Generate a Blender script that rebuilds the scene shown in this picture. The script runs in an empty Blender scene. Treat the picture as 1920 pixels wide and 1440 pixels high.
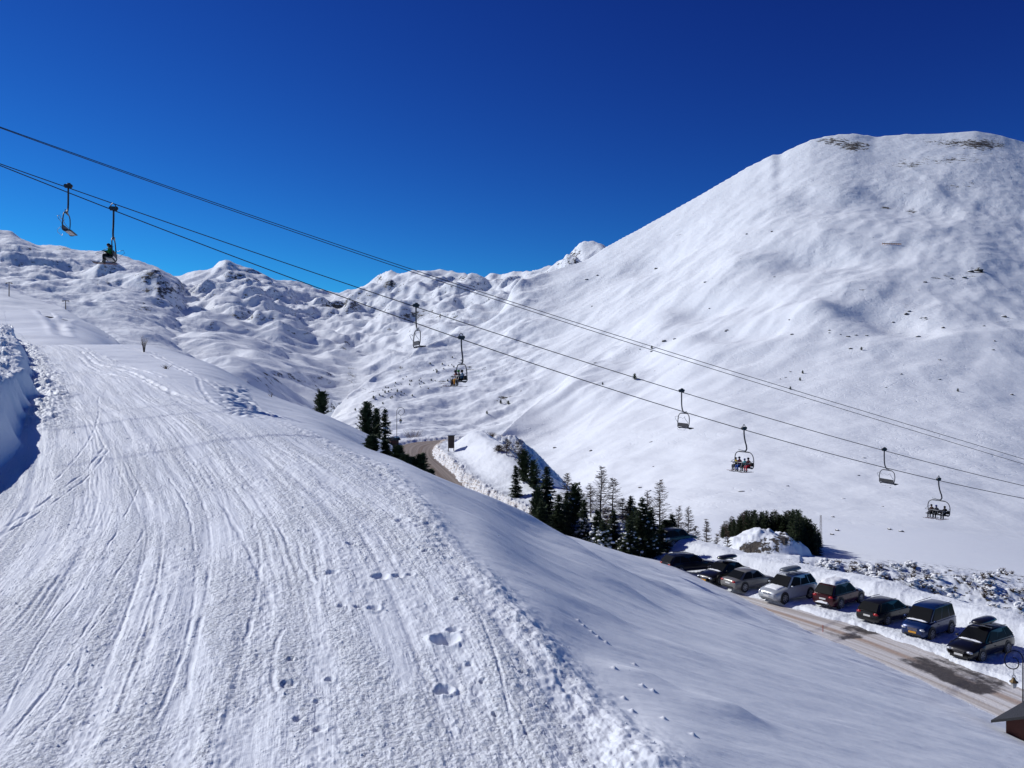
import bpy, bmesh, math, random
import numpy as np
from mathutils import Vector, Matrix
R = math.radians
sc = bpy.context.scene
col = sc.collection
F = 1555.0            # focal length in pixels of the 1920-wide photograph
# ------------------------------------------------------------------ camera
cd = bpy.data.cameras.new('camera'); cam = bpy.data.objects.new('camera', cd); col.objects.link(cam)
cd.sensor_width = 36; cd.lens = 36 * F / 1920; cd.clip_start = 0.1; cd.clip_end = 20000
cam.location = (0, 0, 0); cam.rotation_euler = (R(90), 0, 0)
sc.camera = cam
# ------------------------------------------------------------------ light
SUN_AZ, SUN_EL = -64, 37       # azimuth measured from +Y towards +X
w = bpy.data.worlds.new('World'); sc.world = w; w.use_nodes = True
nt = w.node_tree; nt.nodes.clear()
sky = nt.nodes.new('ShaderNodeTexSky'); sky.sky_type = 'NISHITA'; sky.sun_disc = False
sky.sun_elevation = R(SUN_EL); sky.sun_rotation = R(SUN_AZ); sky.altitude = 2600
SKYC = ((.33, 1.52, .10), (2.9, 2.19, .42), (1.72, 1.5, .90))
sky.air_density = 1.0; sky.dust_density = 0.0; sky.ozone_density = 4.0
# the sky's three channels get their own contrast curve: the deep saturated blue of high-altitude winter air
BGS = 0.075
sep_ = nt.nodes.new('ShaderNodeSeparateColor'); com_ = nt.nodes.new('ShaderNodeCombineColor'); nt.links.new(sky.outputs[0], sep_.inputs[0])
for ch_, (am, gmm, mx_) in enumerate(SKYC):
    a_ = nt.nodes.new('ShaderNodeMath'); a_.operation = 'MULTIPLY'; a_.inputs[1].default_value = BGS
    b_ = nt.nodes.new('ShaderNodeMath'); b_.operation = 'POWER'; b_.inputs[1].default_value = gmm
    c_ = nt.nodes.new('ShaderNodeMath'); c_.operation = 'MULTIPLY'; c_.inputs[1].default_value = am
    d_ = nt.nodes.new('ShaderNodeMath'); d_.operation = 'MINIMUM'; d_.inputs[1].default_value = mx_
    e_ = nt.nodes.new('ShaderNodeMath'); e_.operation = 'DIVIDE'; e_.inputs[1].default_value = BGS
    nt.links.new(sep_.outputs[ch_], a_.inputs[0])
    for p_, q_ in ((a_, b_), (b_, c_), (c_, d_), (d_, e_)): nt.links.new(p_.outputs[0], q_.inputs[0])
    nt.links.new(e_.outputs[0], com_.inputs[ch_])
bg = nt.nodes.new('ShaderNodeBackground'); bg.inputs[1].default_value = BGS
wo = nt.nodes.new('ShaderNodeOutputWorld')
nt.links.new(com_.outputs[0], bg.inputs[0]); nt.links.new(bg.outputs[0], wo.inputs[0])
sd = bpy.data.lights.new('sun', 'SUN'); sd.energy = 3.95; sd.angle = R(0.53); sd.color = (1, 0.985, 0.955)
sun = bpy.data.objects.new('sun', sd); col.objects.link(sun)
sv = Vector((math.sin(R(SUN_AZ)) * math.cos(R(SUN_EL)), math.cos(R(SUN_AZ)) * math.cos(R(SUN_EL)), math.sin(R(SUN_EL))))
sun.rotation_euler = (-sv).to_track_quat('-Z', 'Y').to_euler(); sun.location = sv * 60
sc.view_settings.view_transform = 'Standard'; sc.view_settings.look = 'None'
sc.view_settings.exposure = 0; sc.view_settings.gamma = 1
sc.cycles.max_bounces = 6; sc.cycles.diffuse_bounces = 3

# ------------------------------------------------------------------ helpers
def tag(o, label=None, cat=None, group=None, kind=None):
    if label: o['label'] = label
    if cat: o['category'] = cat
    if group: o['group'] = group
    if kind: o['kind'] = kind
    return o
def empty(name, loc, rz=0):
    o = bpy.data.objects.new(name, None); col.objects.link(o)
    o.location = loc; o.rotation_euler = (0, 0, rz); o.empty_display_size = 0.2
    return o
class MB:
    """collects verts/faces with material slots, builds one mesh object"""
    def __init__(s): s.v = []; s.f = []; s.m = []; s.mi = 0
    def face(s, idx): s.f.append(tuple(idx)); s.m.append(s.mi)
    def add(s, vs, fs):
        b = len(s.v); s.v += [tuple(p) for p in vs]
        for f in fs: s.face([b + i for i in f])
    def box(s, c, d, M=None):
        hx, hy, hz = d[0]/2, d[1]/2, d[2]/2
        vs = [Vector((c[0]+a*hx, c[1]+b*hy, c[2]+e*hz)) for a in (-1, 1) for b in (-1, 1) for e in (-1, 1)]
        if M: vs = [M @ p for p in vs]
        s.add(vs, [(0, 1, 3, 2), (4, 6, 7, 5), (0, 4, 5, 1), (2, 3, 7, 6), (0, 2, 6, 4), (1, 5, 7, 3)])
    def tube(s, pts, r, n=8, cap=True):
        pts = [Vector(p) for p in pts]; b = len(s.v); k = len(pts)
        rs = r if isinstance(r, (list, tuple)) else [r]*k
        up = None
        for i, p in enumerate(pts):
            d = (pts[min(i+1, k-1)] - pts[max(i-1, 0)]).normalized()
            if up is None:
                up = d.orthogonal().normalized()
            up = (up - d*up.dot(d)).normalized(); q = d.cross(up)
            for j in range(n):
                a = 2*math.pi*j/n
                s.v.append(tuple(p + (up*math.cos(a) + q*math.sin(a))*rs[i]))
        for i in range(k-1):
            for j in range(n):
                j2 = (j+1) % n
                s.face((b+i*n+j, b+i*n+j2, b+(i+1)*n+j2, b+(i+1)*n+j))
        if cap:
            s.face([b+j for j in range(n)][::-1]); s.face([b+(k-1)*n+j for j in range(n)])
    def loft(s, rings, close=True, caps=True):
        b = len(s.v); n = len(rings[0])
        for rg in rings: s.v += [tuple(p) for p in rg]
        for i in range(len(rings)-1):
            for j in range(n if close else n-1):
                j2 = (j+1) % n
                s.face((b+i*n+j, b+i*n+j2, b+(i+1)*n+j2, b+(i+1)*n+j))
        if caps:
            s.face([b+j for j in range(n)][::-1]); s.face([b+(len(rings)-1)*n+j for j in range(n)])
    def blob(s, c, rad, seed=0, n=8, m=5, amp=0.15):
        rnd = random.Random(seed); rings = []
        for i in range(1, m):
            ph = math.pi*i/m
            rings.append([(c[0]+rad[0]*math.sin(ph)*math.cos(2*math.pi*j/n)*(1+amp*rnd.uniform(-1, 1)),
                           c[1]+rad[1]*math.sin(ph)*math.sin(2*math.pi*j/n)*(1+amp*rnd.uniform(-1, 1)),
                           c[2]-rad[2]*math.cos(ph)*(1+amp*rnd.uniform(-1, 1))) for j in range(n)])
        s.loft(rings)
    def build(s, name, mats, parent=None, smooth=False, loc=None):
        me = bpy.data.meshes.new(name); me.from_pydata(s.v, [], s.f)
        for m in (mats if isinstance(mats, (list, tuple)) else [mats]): me.materials.append(m)
        me.polygons.foreach_set('material_index', s.m)
        if smooth: me.polygons.foreach_set('use_smooth', [True]*len(s.f))
        me.update()
        o = bpy.data.objects.new(name, me); col.objects.link(o)
        if parent: o.parent = parent
        if loc is not None: o.location = loc
        return o
def kids(o): return [c for c in bpy.data.objects if c.parent == o]
def copy_tree(o, parent=None):
    c = o.copy(); col.objects.link(c); c.parent = parent
    for ch in KIDS(o): copy_tree(ch, c)
    return c
def KIDS(o): return list(o.children)

# ------------------------------------------------------------------ node helper
def mat(name, build=None, base=(0.5, 0.5, 0.5), rough=0.6, metal=0.0, spec=0.5, var=0.12, vscale=8, coat=0.0, bump=0.0, bscale=40):
    m = bpy.data.materials.new(name); m.use_nodes = True
    t = m.node_tree; p = t.nodes['Principled BSDF']
    p.inputs['Roughness'].default_value = rough; p.inputs['Metallic'].default_value = metal
    p.inputs['Specular IOR Level'].default_value = spec; p.inputs['Coat Weight'].default_value = coat
    p.inputs['Base Color'].default_value = (*base, 1)
    if build: build(t, p)
    elif var > 0:
        tc = t.nodes.new('ShaderNodeTexCoord'); nz = t.nodes.new('ShaderNodeTexNoise')
        nz.inputs['Scale'].default_value = vscale; nz.inputs['Detail'].default_value = 5
        t.links.new(tc.outputs['Object'], nz.inputs['Vector'])
        mx = t.nodes.new('ShaderNodeMix'); mx.data_type = 'RGBA'
        mx.inputs['A'].default_value = (*[c*(1-var) for c in base], 1); mx.inputs['B'].default_value = (*[min(1, c*(1+var)) for c in base], 1)
        t.links.new(nz.outputs['Fac'], mx.inputs['Factor']); t.links.new(mx.outputs['Result'], p.inputs['Base Color'])
        if bump:
            n2 = t.nodes.new('ShaderNodeTexNoise'); n2.inputs['Scale'].default_value = bscale; n2.inputs['Detail'].default_value = 4
            t.links.new(tc.outputs['Object'], n2.inputs['Vector'])
            b = t.nodes.new('ShaderNodeBump'); b.inputs['Distance'].default_value = bump
            t.links.new(n2.outputs['Fac'], b.inputs['Height']); t.links.new(b.outputs[0], p.inputs['Normal'])
    return m
class N:
    """tiny node graph builder"""
    def __init__(s, t): s.t = t
    def _in(s, sock, v):
        if isinstance(v, bpy.types.NodeSocket): s.t.links.new(v, sock)
        else: sock.default_value = v
    def math(s, op, a, b=0.0, c=None, clamp=False):
        n = s.t.nodes.new('ShaderNodeMath'); n.operation = op; n.use_clamp = clamp
        s._in(n.inputs[0], a); s._in(n.inputs[1], b)
        if c is not None: s._in(n.inputs[2], c)
        return n.outputs[0]
    def mul(s, a, b): return s.math('MULTIPLY', a, b)
    def addn(s, a, b): return s.math('ADD', a, b)
    def attr(s, name, out='Fac'):
        n = s.t.nodes.new('ShaderNodeAttribute'); n.attribute_name = name; return n.outputs[out]
    def pos(s): return s.t.nodes.new('ShaderNodeNewGeometry').outputs['Position']
    def mapv(s, v, scale=(1, 1, 1), loc=(0, 0, 0), rot=(0, 0, 0)):
        n = s.t.nodes.new('ShaderNodeMapping'); s._in(n.inputs['Vector'], v)
        n.inputs['Scale'].default_value = scale; n.inputs['Location'].default_value = loc; n.inputs['Rotation'].default_value = rot
        return n.outputs[0]
    def noise(s, v, scale, detail=4, rough=0.55, dist=0.0, out='Fac'):
        n = s.t.nodes.new('ShaderNodeTexNoise'); s._in(n.inputs['Vector'], v)
        n.inputs['Scale'].default_value = scale; n.inputs['Detail'].default_value = detail
        n.inputs['Roughness'].default_value = rough; n.inputs['Distortion'].default_value = dist
        return n.outputs[out]
    def voro(s, v, scale, rnd=1.0, feature='F1'):
        n = s.t.nodes.new('ShaderNodeTexVoronoi'); n.feature = feature; s._in(n.inputs['Vector'], v)
        n.inputs['Scale'].default_value = scale; n.inputs['Randomness'].default_value = rnd
        return n.outputs['Distance']
    def step(s, v, lo, hi, a=0.0, b=1.0):
        n = s.t.nodes.new('ShaderNodeMapRange'); n.interpolation_type = 'SMOOTHSTEP'
        s._in(n.inputs[0], v)
        for i, x in enumerate((lo, hi, a, b)): n.inputs[i+1].default_value = x
        return n.outputs[0]
    def mix(s, f, a, b):
        n = s.t.nodes.new('ShaderNodeMix'); n.data_type = 'RGBA'
        s._in(n.inputs['Factor'], f)
        s._in(n.inputs['A'], a if isinstance(a, bpy.types.NodeSocket) else (*a, 1))
        s._in(n.inputs['B'], b if isinstance(b, bpy.types.NodeSocket) else (*b, 1))
        return n.outputs['Result']
    def addn2(s, v, c, k):
        n = s.t.nodes.new('ShaderNodeVectorMath'); n.operation = 'MULTIPLY_ADD'; s._in(n.inputs[0], c); n.inputs[1].default_value = (k, k, k); s._in(n.inputs[2], v); return n.outputs[0]
    def bump(s, h, strength=1.0, dist=1.0):
        n = s.t.nodes.new('ShaderNodeBump'); n.inputs['Strength'].default_value = strength; n.inputs['Distance'].default_value = dist
        s._in(n.inputs['Height'], h); return n.outputs[0]

SNOW = (0.80, 0.82, 0.86)
# ------------------------------------------------------------------ noise (numpy)
def _hash(ix, iy, seed):
    h = (ix.astype(np.int64)*374761393 + iy.astype(np.int64)*668265263 + seed*2147483647) & 0xffffffff
    h = ((h ^ (h >> 13))*1274126177) & 0xffffffff
    h = (h ^ (h >> 16)) & 0xffff
    return h
def pn(x, y, seed=0):
    x = np.asarray(x, dtype=np.float64); y = np.asarray(y, dtype=np.float64)
    ix = np.floor(x); iy = np.floor(y); fx = x-ix; fy = y-iy
    ux = fx*fx*fx*(fx*(fx*6-15)+10); uy = fy*fy*fy*(fy*(fy*6-15)+10)
    def g(dx, dy):
        a = _hash(ix+dx, iy+dy, seed)*(2*math.pi/65536)
        return np.cos(a)*(fx-dx) + np.sin(a)*(fy-dy)
    a, b, c, d = g(0, 0), g(1, 0), g(0, 1), g(1, 1)
    return ((a+(b-a)*ux)*(1-uy) + (c+(d-c)*ux)*uy)*1.5
def fbm(x, y, oct=4, seed=0, gain=0.5, lac=2.03, ridge=False):
    s = 0; a = 1; t = 0
    for i in range(oct):
        n = pn(x, y, seed+i*17)
        if ridge: n = 1-2*np.abs(n)
        s = s+a*n; t += a; a *= gain; x = x*lac+3.1; y = y*lac-1.7
    return s/t
def smooth(a, b, x):
    t = np.clip((x-a)/(b-a), 0, 1); return t*t*(3-2*t)
def smax(a, b, k): # smooth maximum
    h = np.clip(0.5+0.5*(a-b)/k, 0, 1); return b+(a-b)*h+k*h*(1-h)

# ------------------------------------------------------------------ terrain: every layer is z(x, y) in metres, eye level = 0
def U(x, y): return 960+F*x/np.maximum(y, 3.0)
_us = [-900, -300, 0, 200, 300, 400, 500, 600, 700, 760, 800, 850, 900, 1000, 1100, 1250, 1400, 1540, 1700, 1920, 2400, 3200]
_ys = [12, 16, 20, 26, 34, 45, 58, 70, 84, 100, 120, 150, 200]
def _p(Y): return 545.5+10652/Y
_T = {}
for u_ in (-900, -300, 0, 200): _T[u_] = [_p(Y) for Y in _ys[:10]] + [645, 700, 800]
_T[300] = [_p(Y) for Y in _ys[:8]] + [682, 660, 650, 690, 800]
_T[400] = [_p(Y) for Y in _ys[:5]] + [782, 738, 716, 698, 682, 690, 760, 850]
_T[500] = [_p(Y) for Y in _ys[:5]] + [788, 770, 752, 742, 736, 756, 820, 900]
_T[600] = [_p(Y) for Y in _ys[:5]] + [808, 795, 783, 772, 777, 810, 880, 960]
_T[700] = [_p(Y) for Y in _ys[:4]] + [868, 849, 852, 832, 818, 834, 870, 930, 1000]
_T[760] = [_p(Y) for Y in _ys[:4]] + [880, 866, 884, 868, 850, 872, 900, 960, 1000]
_T[800] = [_p(Y) for Y in _ys[:4]] + [895, 885, 912, 912, 925, 940, 960, 990, 1010]
_T[850] = [1433, 1211, 1080, 975, 922, 908, 930, 960, 985, 1000, 1010, 1020, 1030]
_T[900] = [1433, 1211, 1085, 992, 950, 932, 938, 965, 1000, 1020, 1030, 1040, 1050]
_T[1000] = [1433, 1222, 1120, 1058, 1018, 995, 986, 992, 1015, 1040, 1060, 1080, 1090]
_T[1100] = [1433, 1262, 1180, 1118, 1070, 1034, 1018, 1014, 1026, 1060, 1080, 1100, 1110]
for u_ in (1250, 1400, 1540, 1700, 1920, 2400, 3200):
    k_ = (u_-960)/F*0.386*F + 0.104*F + 720
    _T[u_] = [k_+5116/Y for Y in _ys]
_lu = np.linspace(-900, 3200, 821); _ly = np.linspace(math.log(12), math.log(200), 260)
_tab = np.array([_T[u_] for u_ in _us])
def _herm(xk, yk, x):
    xk = np.asarray(xk, float); yk = np.asarray(yk, float); d = np.gradient(yk, xk)
    i = np.clip(np.searchsorted(xk, x)-1, 0, len(xk)-2); h = xk[i+1]-xk[i]; t = (x-xk[i])/h
    return (2*t**3-3*t**2+1)*yk[i] + (t**3-2*t**2+t)*h*d[i] + (-2*t**3+3*t**2)*yk[i+1] + (t**3-t**2)*h*d[i+1]
_a = np.array([np.interp(_ly, np.log(_ys), r) for r in _tab])
# interpolate slope-like value, linear in log Y then hermite across columns, then a little smoothing
_L = np.array([_herm(_us, _a[:, j], _lu) for j in range(len(_ly))]).T
def _blur(A, n, ax):
    k = np.exp(-0.5*(np.arange(-2*n, 2*n+1)/n)**2); k /= k.sum()
    P = np.pad(A, [(2*n, 2*n) if i == ax else (0, 0) for i in range(2)], mode='edge')
    return np.apply_along_axis(lambda v: np.convolve(v, k, 'valid'), ax, P)
_res = _L - (545.5+10652/np.exp(_ly))[None, :]
_res = _blur(_blur(_res, 4, 0), 4, 1)
def _look(u, y):
    a = np.clip((u+900)/5, 0, 819.999); b = np.clip((np.log(np.maximum(y, 12))-_ly[0])/(_ly[1]-_ly[0]), 0, 258.999)
    i = a.astype(int); j = b.astype(int); fa = a-i; fb = b-j
    return (_res[i, j]*(1-fa)+_res[i+1, j]*fa)*(1-fb) + (_res[i, j+1]*(1-fa)+_res[i+1, j+1]*fa)*fb
def zP(y): return -6.85+0.1122*y
def zE(x, y):
    yy = np.maximum(y, 3.0); u = U(x, y)
    r = _look(u, yy)
    far = -np.maximum(yy-150, 0)*0.35
    z = zP(yy) - np.maximum(r, 0)*yy/F*np.clip(yy/12, 0, 1) - np.minimum(r, 0)*yy/F*np.clip(yy/12, 0, 1) + far
    return z
def polydist(x, y, pts):
    """signed distance (right of travel positive) and arclength to a polyline"""
    best = np.full(x.shape, 1e9); sgn = np.zeros(x.shape); arc = np.zeros(x.shape); s0 = 0.0
    for (ax, ay), (bx, by) in zip(pts[:-1], pts[1:]):
        dx, dy = bx-ax, by-ay; l2 = dx*dx+dy*dy; l = math.sqrt(l2)
        t = np.clip(((x-ax)*dx+(y-ay)*dy)/l2, 0, 1)
        px = x-ax-t*dx; py = y-ay-t*dy; d = px*px+py*py
        m = d < best; best = np.where(m, d, best)
        sgn = np.where(m, np.sign(px*dy-py*dx), sgn); arc = np.where(m, s0+t*l, arc); s0 += l
    return np.sqrt(best)*sgn, arc
def spline(pts, k=6):
    P = np.array(pts, float); s = np.r_[0, np.cumsum(np.hypot(*(P[1:, :2]-P[:-1, :2]).T))]
    q = np.linspace(0, s[-1], (len(P)-1)*k+1)
    return np.array([_herm(s, P[:, i], q) for i in range(P.shape[1])]).T
ROAD = spline([(36, 18, -18.6), (32.5, 31, -18.4), (28.3, 45, -18.2), (23.6, 58, -18.1), (17.8, 69, -18.2), (11.0, 80, -18.3), (2.6, 95, -17.7), (-3.8, 108, -16.8),
               (-8.9, 119, -15.6), (-13.6, 132, -13.6), (-17.2, 144, -12.0), (-16.6, 154, -11.2), (-10, 161, -11.0), (-1, 164, -10.9)], 5)
RP = [tuple(p) for p in ROAD[:, :2]]
RS = np.r_[0, np.cumsum(np.hypot(*(ROAD[1:, :2]-ROAD[:-1, :2]).T))]
S_PARK = float(np.interp(84, ROAD[:, 1], RS))     # the car park ends about here
def zF(x, y, detail=True):
    d, s = polydist(x, y, RP)
    z0 = np.interp(s, RS, ROAD[:, 2])
    pk = 1-smooth(S_PARK, S_PARK+12, s)            # 1 = car park, 0 = embankment
    lump = fbm(x*.9, y*.9, 4, 5)*0.22+np.abs(fbm(x*2.6, y*2.6, 3, 77))*0.24 if detail else 0
    edge = 3.1+0.3*fbm(s*0.15, d*0+3, 2, 9) + 0.45*fbm(x*.8, y*.8, 3, 10)
    # car park side: 7 m of rough snow, a ploughed bank, then the drop
    a1 = 0.22*smooth(edge, edge+0.7, d)*(1-0.4*smooth(4.5, 5.5, d)) + smooth(edge, edge+.5, d)*lump*(0.50-.12*smooth(9, 10.5, d)) \
        + (1.0+0.45*fbm(s*0.15, s*0, 3, 12))*smooth(9.4+fbm(s*.3, s*0, 2, 16), 12.2, d) - 0.62*np.maximum(d-13.8, 0)
    # embankment side: dirty ploughed wall, ledge, crest, drop
    a2 = ((1.25+.25*fbm(s*.3, s*0, 3, 13))*smooth(edge+0.1, edge+1.4+.6*fbm(x*.9, y*.9, 2, 14), d) + (1.25+1.7*smooth(104, 122, s))*smooth(5.5, 11.0, d) + .12*fbm(s*.3, d*.8, 3, 15)*smooth(4, 6, d) + lump*(0.25+1.7*smooth(6.0, 4.6, d))*smooth(edge, edge+.5, d)
          - 0.66*np.maximum(d-12.0, 0))
    end = smooth(RS[-1]-32, RS[-1]-20, s)
    a2 = a2*(1-end) + end*(0.9*smooth(edge+.4, edge+1.6, d)+lump*2*smooth(edge, edge+.5, d)-0.4*np.maximum(d-6, 0))
    l = 0.5*smooth(-edge, -edge-1.2, d) + lump*smooth(-edge, -edge-.5, d) - 0.5*np.maximum(-d-8, 0)
    (ax, ay), (bx, by) = RP[-2], RP[-1]; k = math.hypot(bx-ax, by-ay)
    over = np.maximum(((x-bx)*(bx-ax)+(y-by)*(by-ay))/k, 0)*(s > RS[-1]-1)
    z0 = z0-0.7*over
    return z0 + np.where(d > 0, pk*a1+(1-pk)*a2, l)
_ug = np.arange(-1000, 3301, 4.0)
def _g1(v, n):
    k = np.exp(-0.5*(np.arange(-3*n, 3*n+1)/n)**2); k /= k.sum()
    return np.convolve(np.pad(v, 3*n, mode='edge'), k, 'valid')
def curve(*p):
    P = np.array(p, float); return np.interp(_ug, P[:, 0], P[:, 1])
def layer(vb, Yb, vs, Ys, q=1.36, back=0.55, front=0.3, lo=-9999, hi=9999, sm=12):
    # vs: crest line; below the crest only its smoothed course counts, so no column folds run down the face
    vb2, Yb2, Ys2, vs2 = _g1(vb, 16), _g1(Yb, 16), _g1(Ys, sm), _g1(vs, sm); vs1 = _g1(vs, 1)
    def z(u, y):
        b, B, s2, S = (np.interp(u, _ug, c) for c in (vb2, Yb2, vs2, Ys2)); s1 = np.interp(u, _ug, vs1)
        t = np.clip(np.log(np.maximum(y, 1)/B)/np.log(S/B), 0, 1)**q
        v = b+(s2-b)*t+(s1-s2)*np.where(y > S, 1, t**16); yc = np.clip(y, B, S)
        zz = (720-v)/F*yc
        return zz - front*np.maximum(B-y, 0) - back*np.maximum(y-S, 0) - (np.maximum(lo-u, 0)+np.maximum(u-hi, 0))*y/F*2.5, t
    return z
cst = lambda c: np.full(_ug.shape, float(c))
LB = layer(curve((560, 900), (640, 800), (720, 808), (800, 822), (900, 835), (1000, 880), (1100, 935), (1200, 1000), (1340, 1040), (1500, 1048), (1700, 1058), (1920, 1085), (2400, 1160), (3200, 1300)),
           curve((600, 620), (800, 600), (950, 560), (1000, 480), (1100, 290), (1200, 180), (1300, 128)),
           curve((560, 860), (600, 800), (632, 758), (690, 704), (734, 679), (779, 656), (820, 638), (855, 624), (907, 613), (930, 592), (948, 570), (960, 540), (975, 521), (1000, 515), (1030, 510), (1054, 502),
                 (1098, 488), (1137, 461), (1150, 455), (1200, 430), (1240, 408), (1290, 380), (1340, 350), (1400, 315), (1430, 300), (1447, 290), (1462, 291), (1480, 281), (1520, 262), (1570, 252), (1600, 250), (1640, 256), (1700, 252),
                 (1760, 250), (1830, 245), (1880, 254), (1920, 265), (2100, 300), (2600, 420), (3200, 600)),
           curve((560, 800), (632, 900), (734, 1080), (855, 1300), (930, 1450), (1000, 1600), (1137, 1800), (1400, 1980), (1700, 2060), (3200, 2060)), lo=575, sm=14, front=.14)
LA = layer(curve((850, 905), (900, 900), (1000, 935), (1100, 965), (1200, 1000), (1340, 1040), (1500, 1048), (1700, 1058), (1920, 1085), (2400, 1160)),
           curve((850, 430), (950, 400), (1000, 350), (1100, 250), (1200, 170), (1300, 128)),
           curve((850, 930), (890, 860), (913, 828), (983, 775), (1047, 736), (1080, 697), (1110, 672), (1150, 648), (1220, 662), (1300, 725), (1400, 810), (1500, 1000)),
           curve((850, 530), (913, 560), (983, 690), (1047, 790), (1080, 880), (1110, 950), (1150, 985), (1220, 930), (1300, 800), (1400, 700), (1500, 600)), lo=870, hi=1500, sm=6, front=.14)
LC = layer(curve((-900, 800), (300, 800), (560, 790), (640, 766), (700, 722), (800, 680), (950, 615), (1160, 560)), curve((-900, 380), (480, 400), (560, 700), (640, 1150), (700, 1400), (800, 1550), (1160, 1750)),
           curve((-900, 560), (0, 540), (300, 530), (350, 514), (398, 503), (412, 492), (425, 489), (445, 503), (470, 504), (520, 522), (600, 545), (640, 556), (690, 540), (712, 520), (725, 509), (740, 513),
                 (760, 512), (800, 508), (850, 512), (900, 525), (935, 528), (950, 522), (1050, 506), (1068, 480), (1090, 461), (1132, 459), (1170, 490), (1200, 520)),
           curve((-900, 3600), (600, 3900), (725, 3400), (900, 3300), (1050, 2600), (1200, 2600)), q=1.0, hi=1185)
LC2 = layer(curve((-900, 800), (300, 800), (420, 800)), cst(380),
            curve((-900, 420), (-100, 430), (0, 438), (20, 439), (45, 452), (75, 463), (120, 462), (145, 471), (200, 474), (250, 485), (300, 500), (335, 520), (352, 548), (380, 610), (430, 720)),
            curve((-900, 3000), (200, 2900), (300, 2800), (430, 2700)), q=1.0, hi=375)
LD = layer(curve((-900, 760), (0, 700), (220, 680), (300, 800)), cst(112),
           curve((-900, 470), (-300, 500), (0, 543), (60, 557), (120, 578), (180, 612), (222, 639), (260, 690), (330, 800)), curve((-900, 300), (60, 260), (222, 200), (330, 180)), q=0.8, hi=250)
BANK = [(-14.2, 5), (-15.6, 15), (-17.5, 24), (-18.8, 29), (-20.6, 34.5), (-23.6, 40), (-26.8, 46), (-35.2, 61), (-46.2, 79), (-57.5, 97), (-72, 120)]
BANK = [tuple(p) for p in spline(BANK, 4)]
BERM = [tuple(p) for p in spline([(3.2, 2), (2.7, 8), (2.15, 12), (1.75, 13.6), (1.3, 14.9), (0.45, 17.6), (-0.7, 20.4), (-1.9, 23.5), (-2.7, 26.5), (-3.7, 30), (-5.0, 34), (-7.7, 39), (-11.2, 44), (-17, 52)], 3)]
_xc_y = [0, 8, 12, 16.3, 23.4, 35, 61, 97, 140]; _xc_x = [-1.6, -2.7, -3.5, -4.6, -6.9, -12.6, -27.9, -50, -78]
def xc(y): return _herm(_xc_y, _xc_x, np.clip(y, 0, 139.9))
def pt(u, v, Y): return ((u-960)/F*Y, Y, (720-v)/F*Y)
def pp(u, v):            # a photo point that lies on the piste, as x, y in metres
    Y = 10652/(v-545.5); return ((u-960)/F*Y, Y)
PITS = [(835, 1197, .24, .15), (850, 1180, .13, .09), (700, 1142, .13, .09), (672, 1140, .09, .06), (640, 1138, .08, .05), (832, 1288, .15, .12), (622, 1078, .14, .08), (712, 1082, .18, .08), (745, 1079, .12, .08),
        (770, 1075, .1, .06), (545, 1236, .07, .06), (618, 1272, .08, .08), (540, 1280, .14, .06), (595, 1310, .06, .05), (880, 1240, .07, .05), (905, 1270, .06, .05), (600, 1365, .1, .05), (560, 1345, .09, .05),
        (980, 1250, .07, .05), (930, 1330, .07, .05), (660, 1020, .15, .07), (800, 1030, .12, .07), (755, 975, .2, .07), (860, 1120, .1, .06)]
TRK = [ # ski grooves as photo polylines lying on the piste / knoll:  (points, depth, width)
    ([(0, 1345), (70, 1210), (150, 1100), (215, 1000), (262, 900)], .05, .07), ([(0, 1400), (110, 1260), (200, 1110), (280, 975)], .05, .08),
    ([(0, 1340+75), (60, 1375), (170, 1185), (235, 1090)], .05, .06), ([(0, 990), (80, 935), (170, 870), (200, 830)], .09, .12), ([(0, 1000), (85, 945), (175, 878), (208, 835)], .09, .1),
    ([(310, 880), (345, 930), (362, 1000), (365, 1100), (350, 1200), (300, 1330), (250, 1440)], .05, .09), ([(330, 850), (380, 930), (395, 1020), (385, 1120), (360, 1230), (345, 1330)], .04, .12),
    ([(420, 880), (470, 960), (488, 1040), (478, 1130), (450, 1250), (425, 1350), (410, 1440)], .035, .12), 
    ([(515, 1440), (520, 1330), (510, 1240), (535, 1170)], .05, .12), ([(975, 1440), (955, 1330), (930, 1230), (890, 1120)], .03, .08), ([(180, 1440), (260, 1260), (300, 1120), (320, 1000)], .03, .2),
    ([(100, 900), (150, 850), (180, 800), (185, 740)], .05, .1), ([(520, 1160), (480, 1060), (440, 980), (390, 900), (330, 820), (270, 750)], .03, .15), ([(600, 1110), (530, 1000), (450, 900), (380, 830)], .03, .12),
    ]
KTR = [ # curving tracks on the soft snow right of the piste, photo u, v and distance
    ([(190, 645, 105), (250, 650, 100), (300, 672, 90), (350, 705, 74), (400, 722, 66), (420, 735, 62)], .16, .5), ([(230, 642, 108), (285, 655, 98), (330, 682, 85), (370, 708, 73), (440, 728, 65), (520, 768, 56), (540, 790, 50)], .14, .4),
    ([(152, 660, 92), (185, 685, 78), (235, 698, 71), (290, 720, 61), (350, 740, 55)], .2, .5), ([(165, 662, 92), (200, 682, 80), (250, 690, 74), (300, 706, 66)], .18, .4), ([(280, 715, 63), (330, 738, 56), (350, 742, 54)], .2, .6),
    ([(370, 715, 70), (385, 742, 58), (410, 762, 52), (480, 758, 58), (520, 785, 50)], .14, .5), ([(150, 672, 85), (190, 700, 70), (240, 712, 64)], .15, .5)]
MOG = (410, 490, 715, 790)      # the trampled patch, photo rectangle
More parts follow.
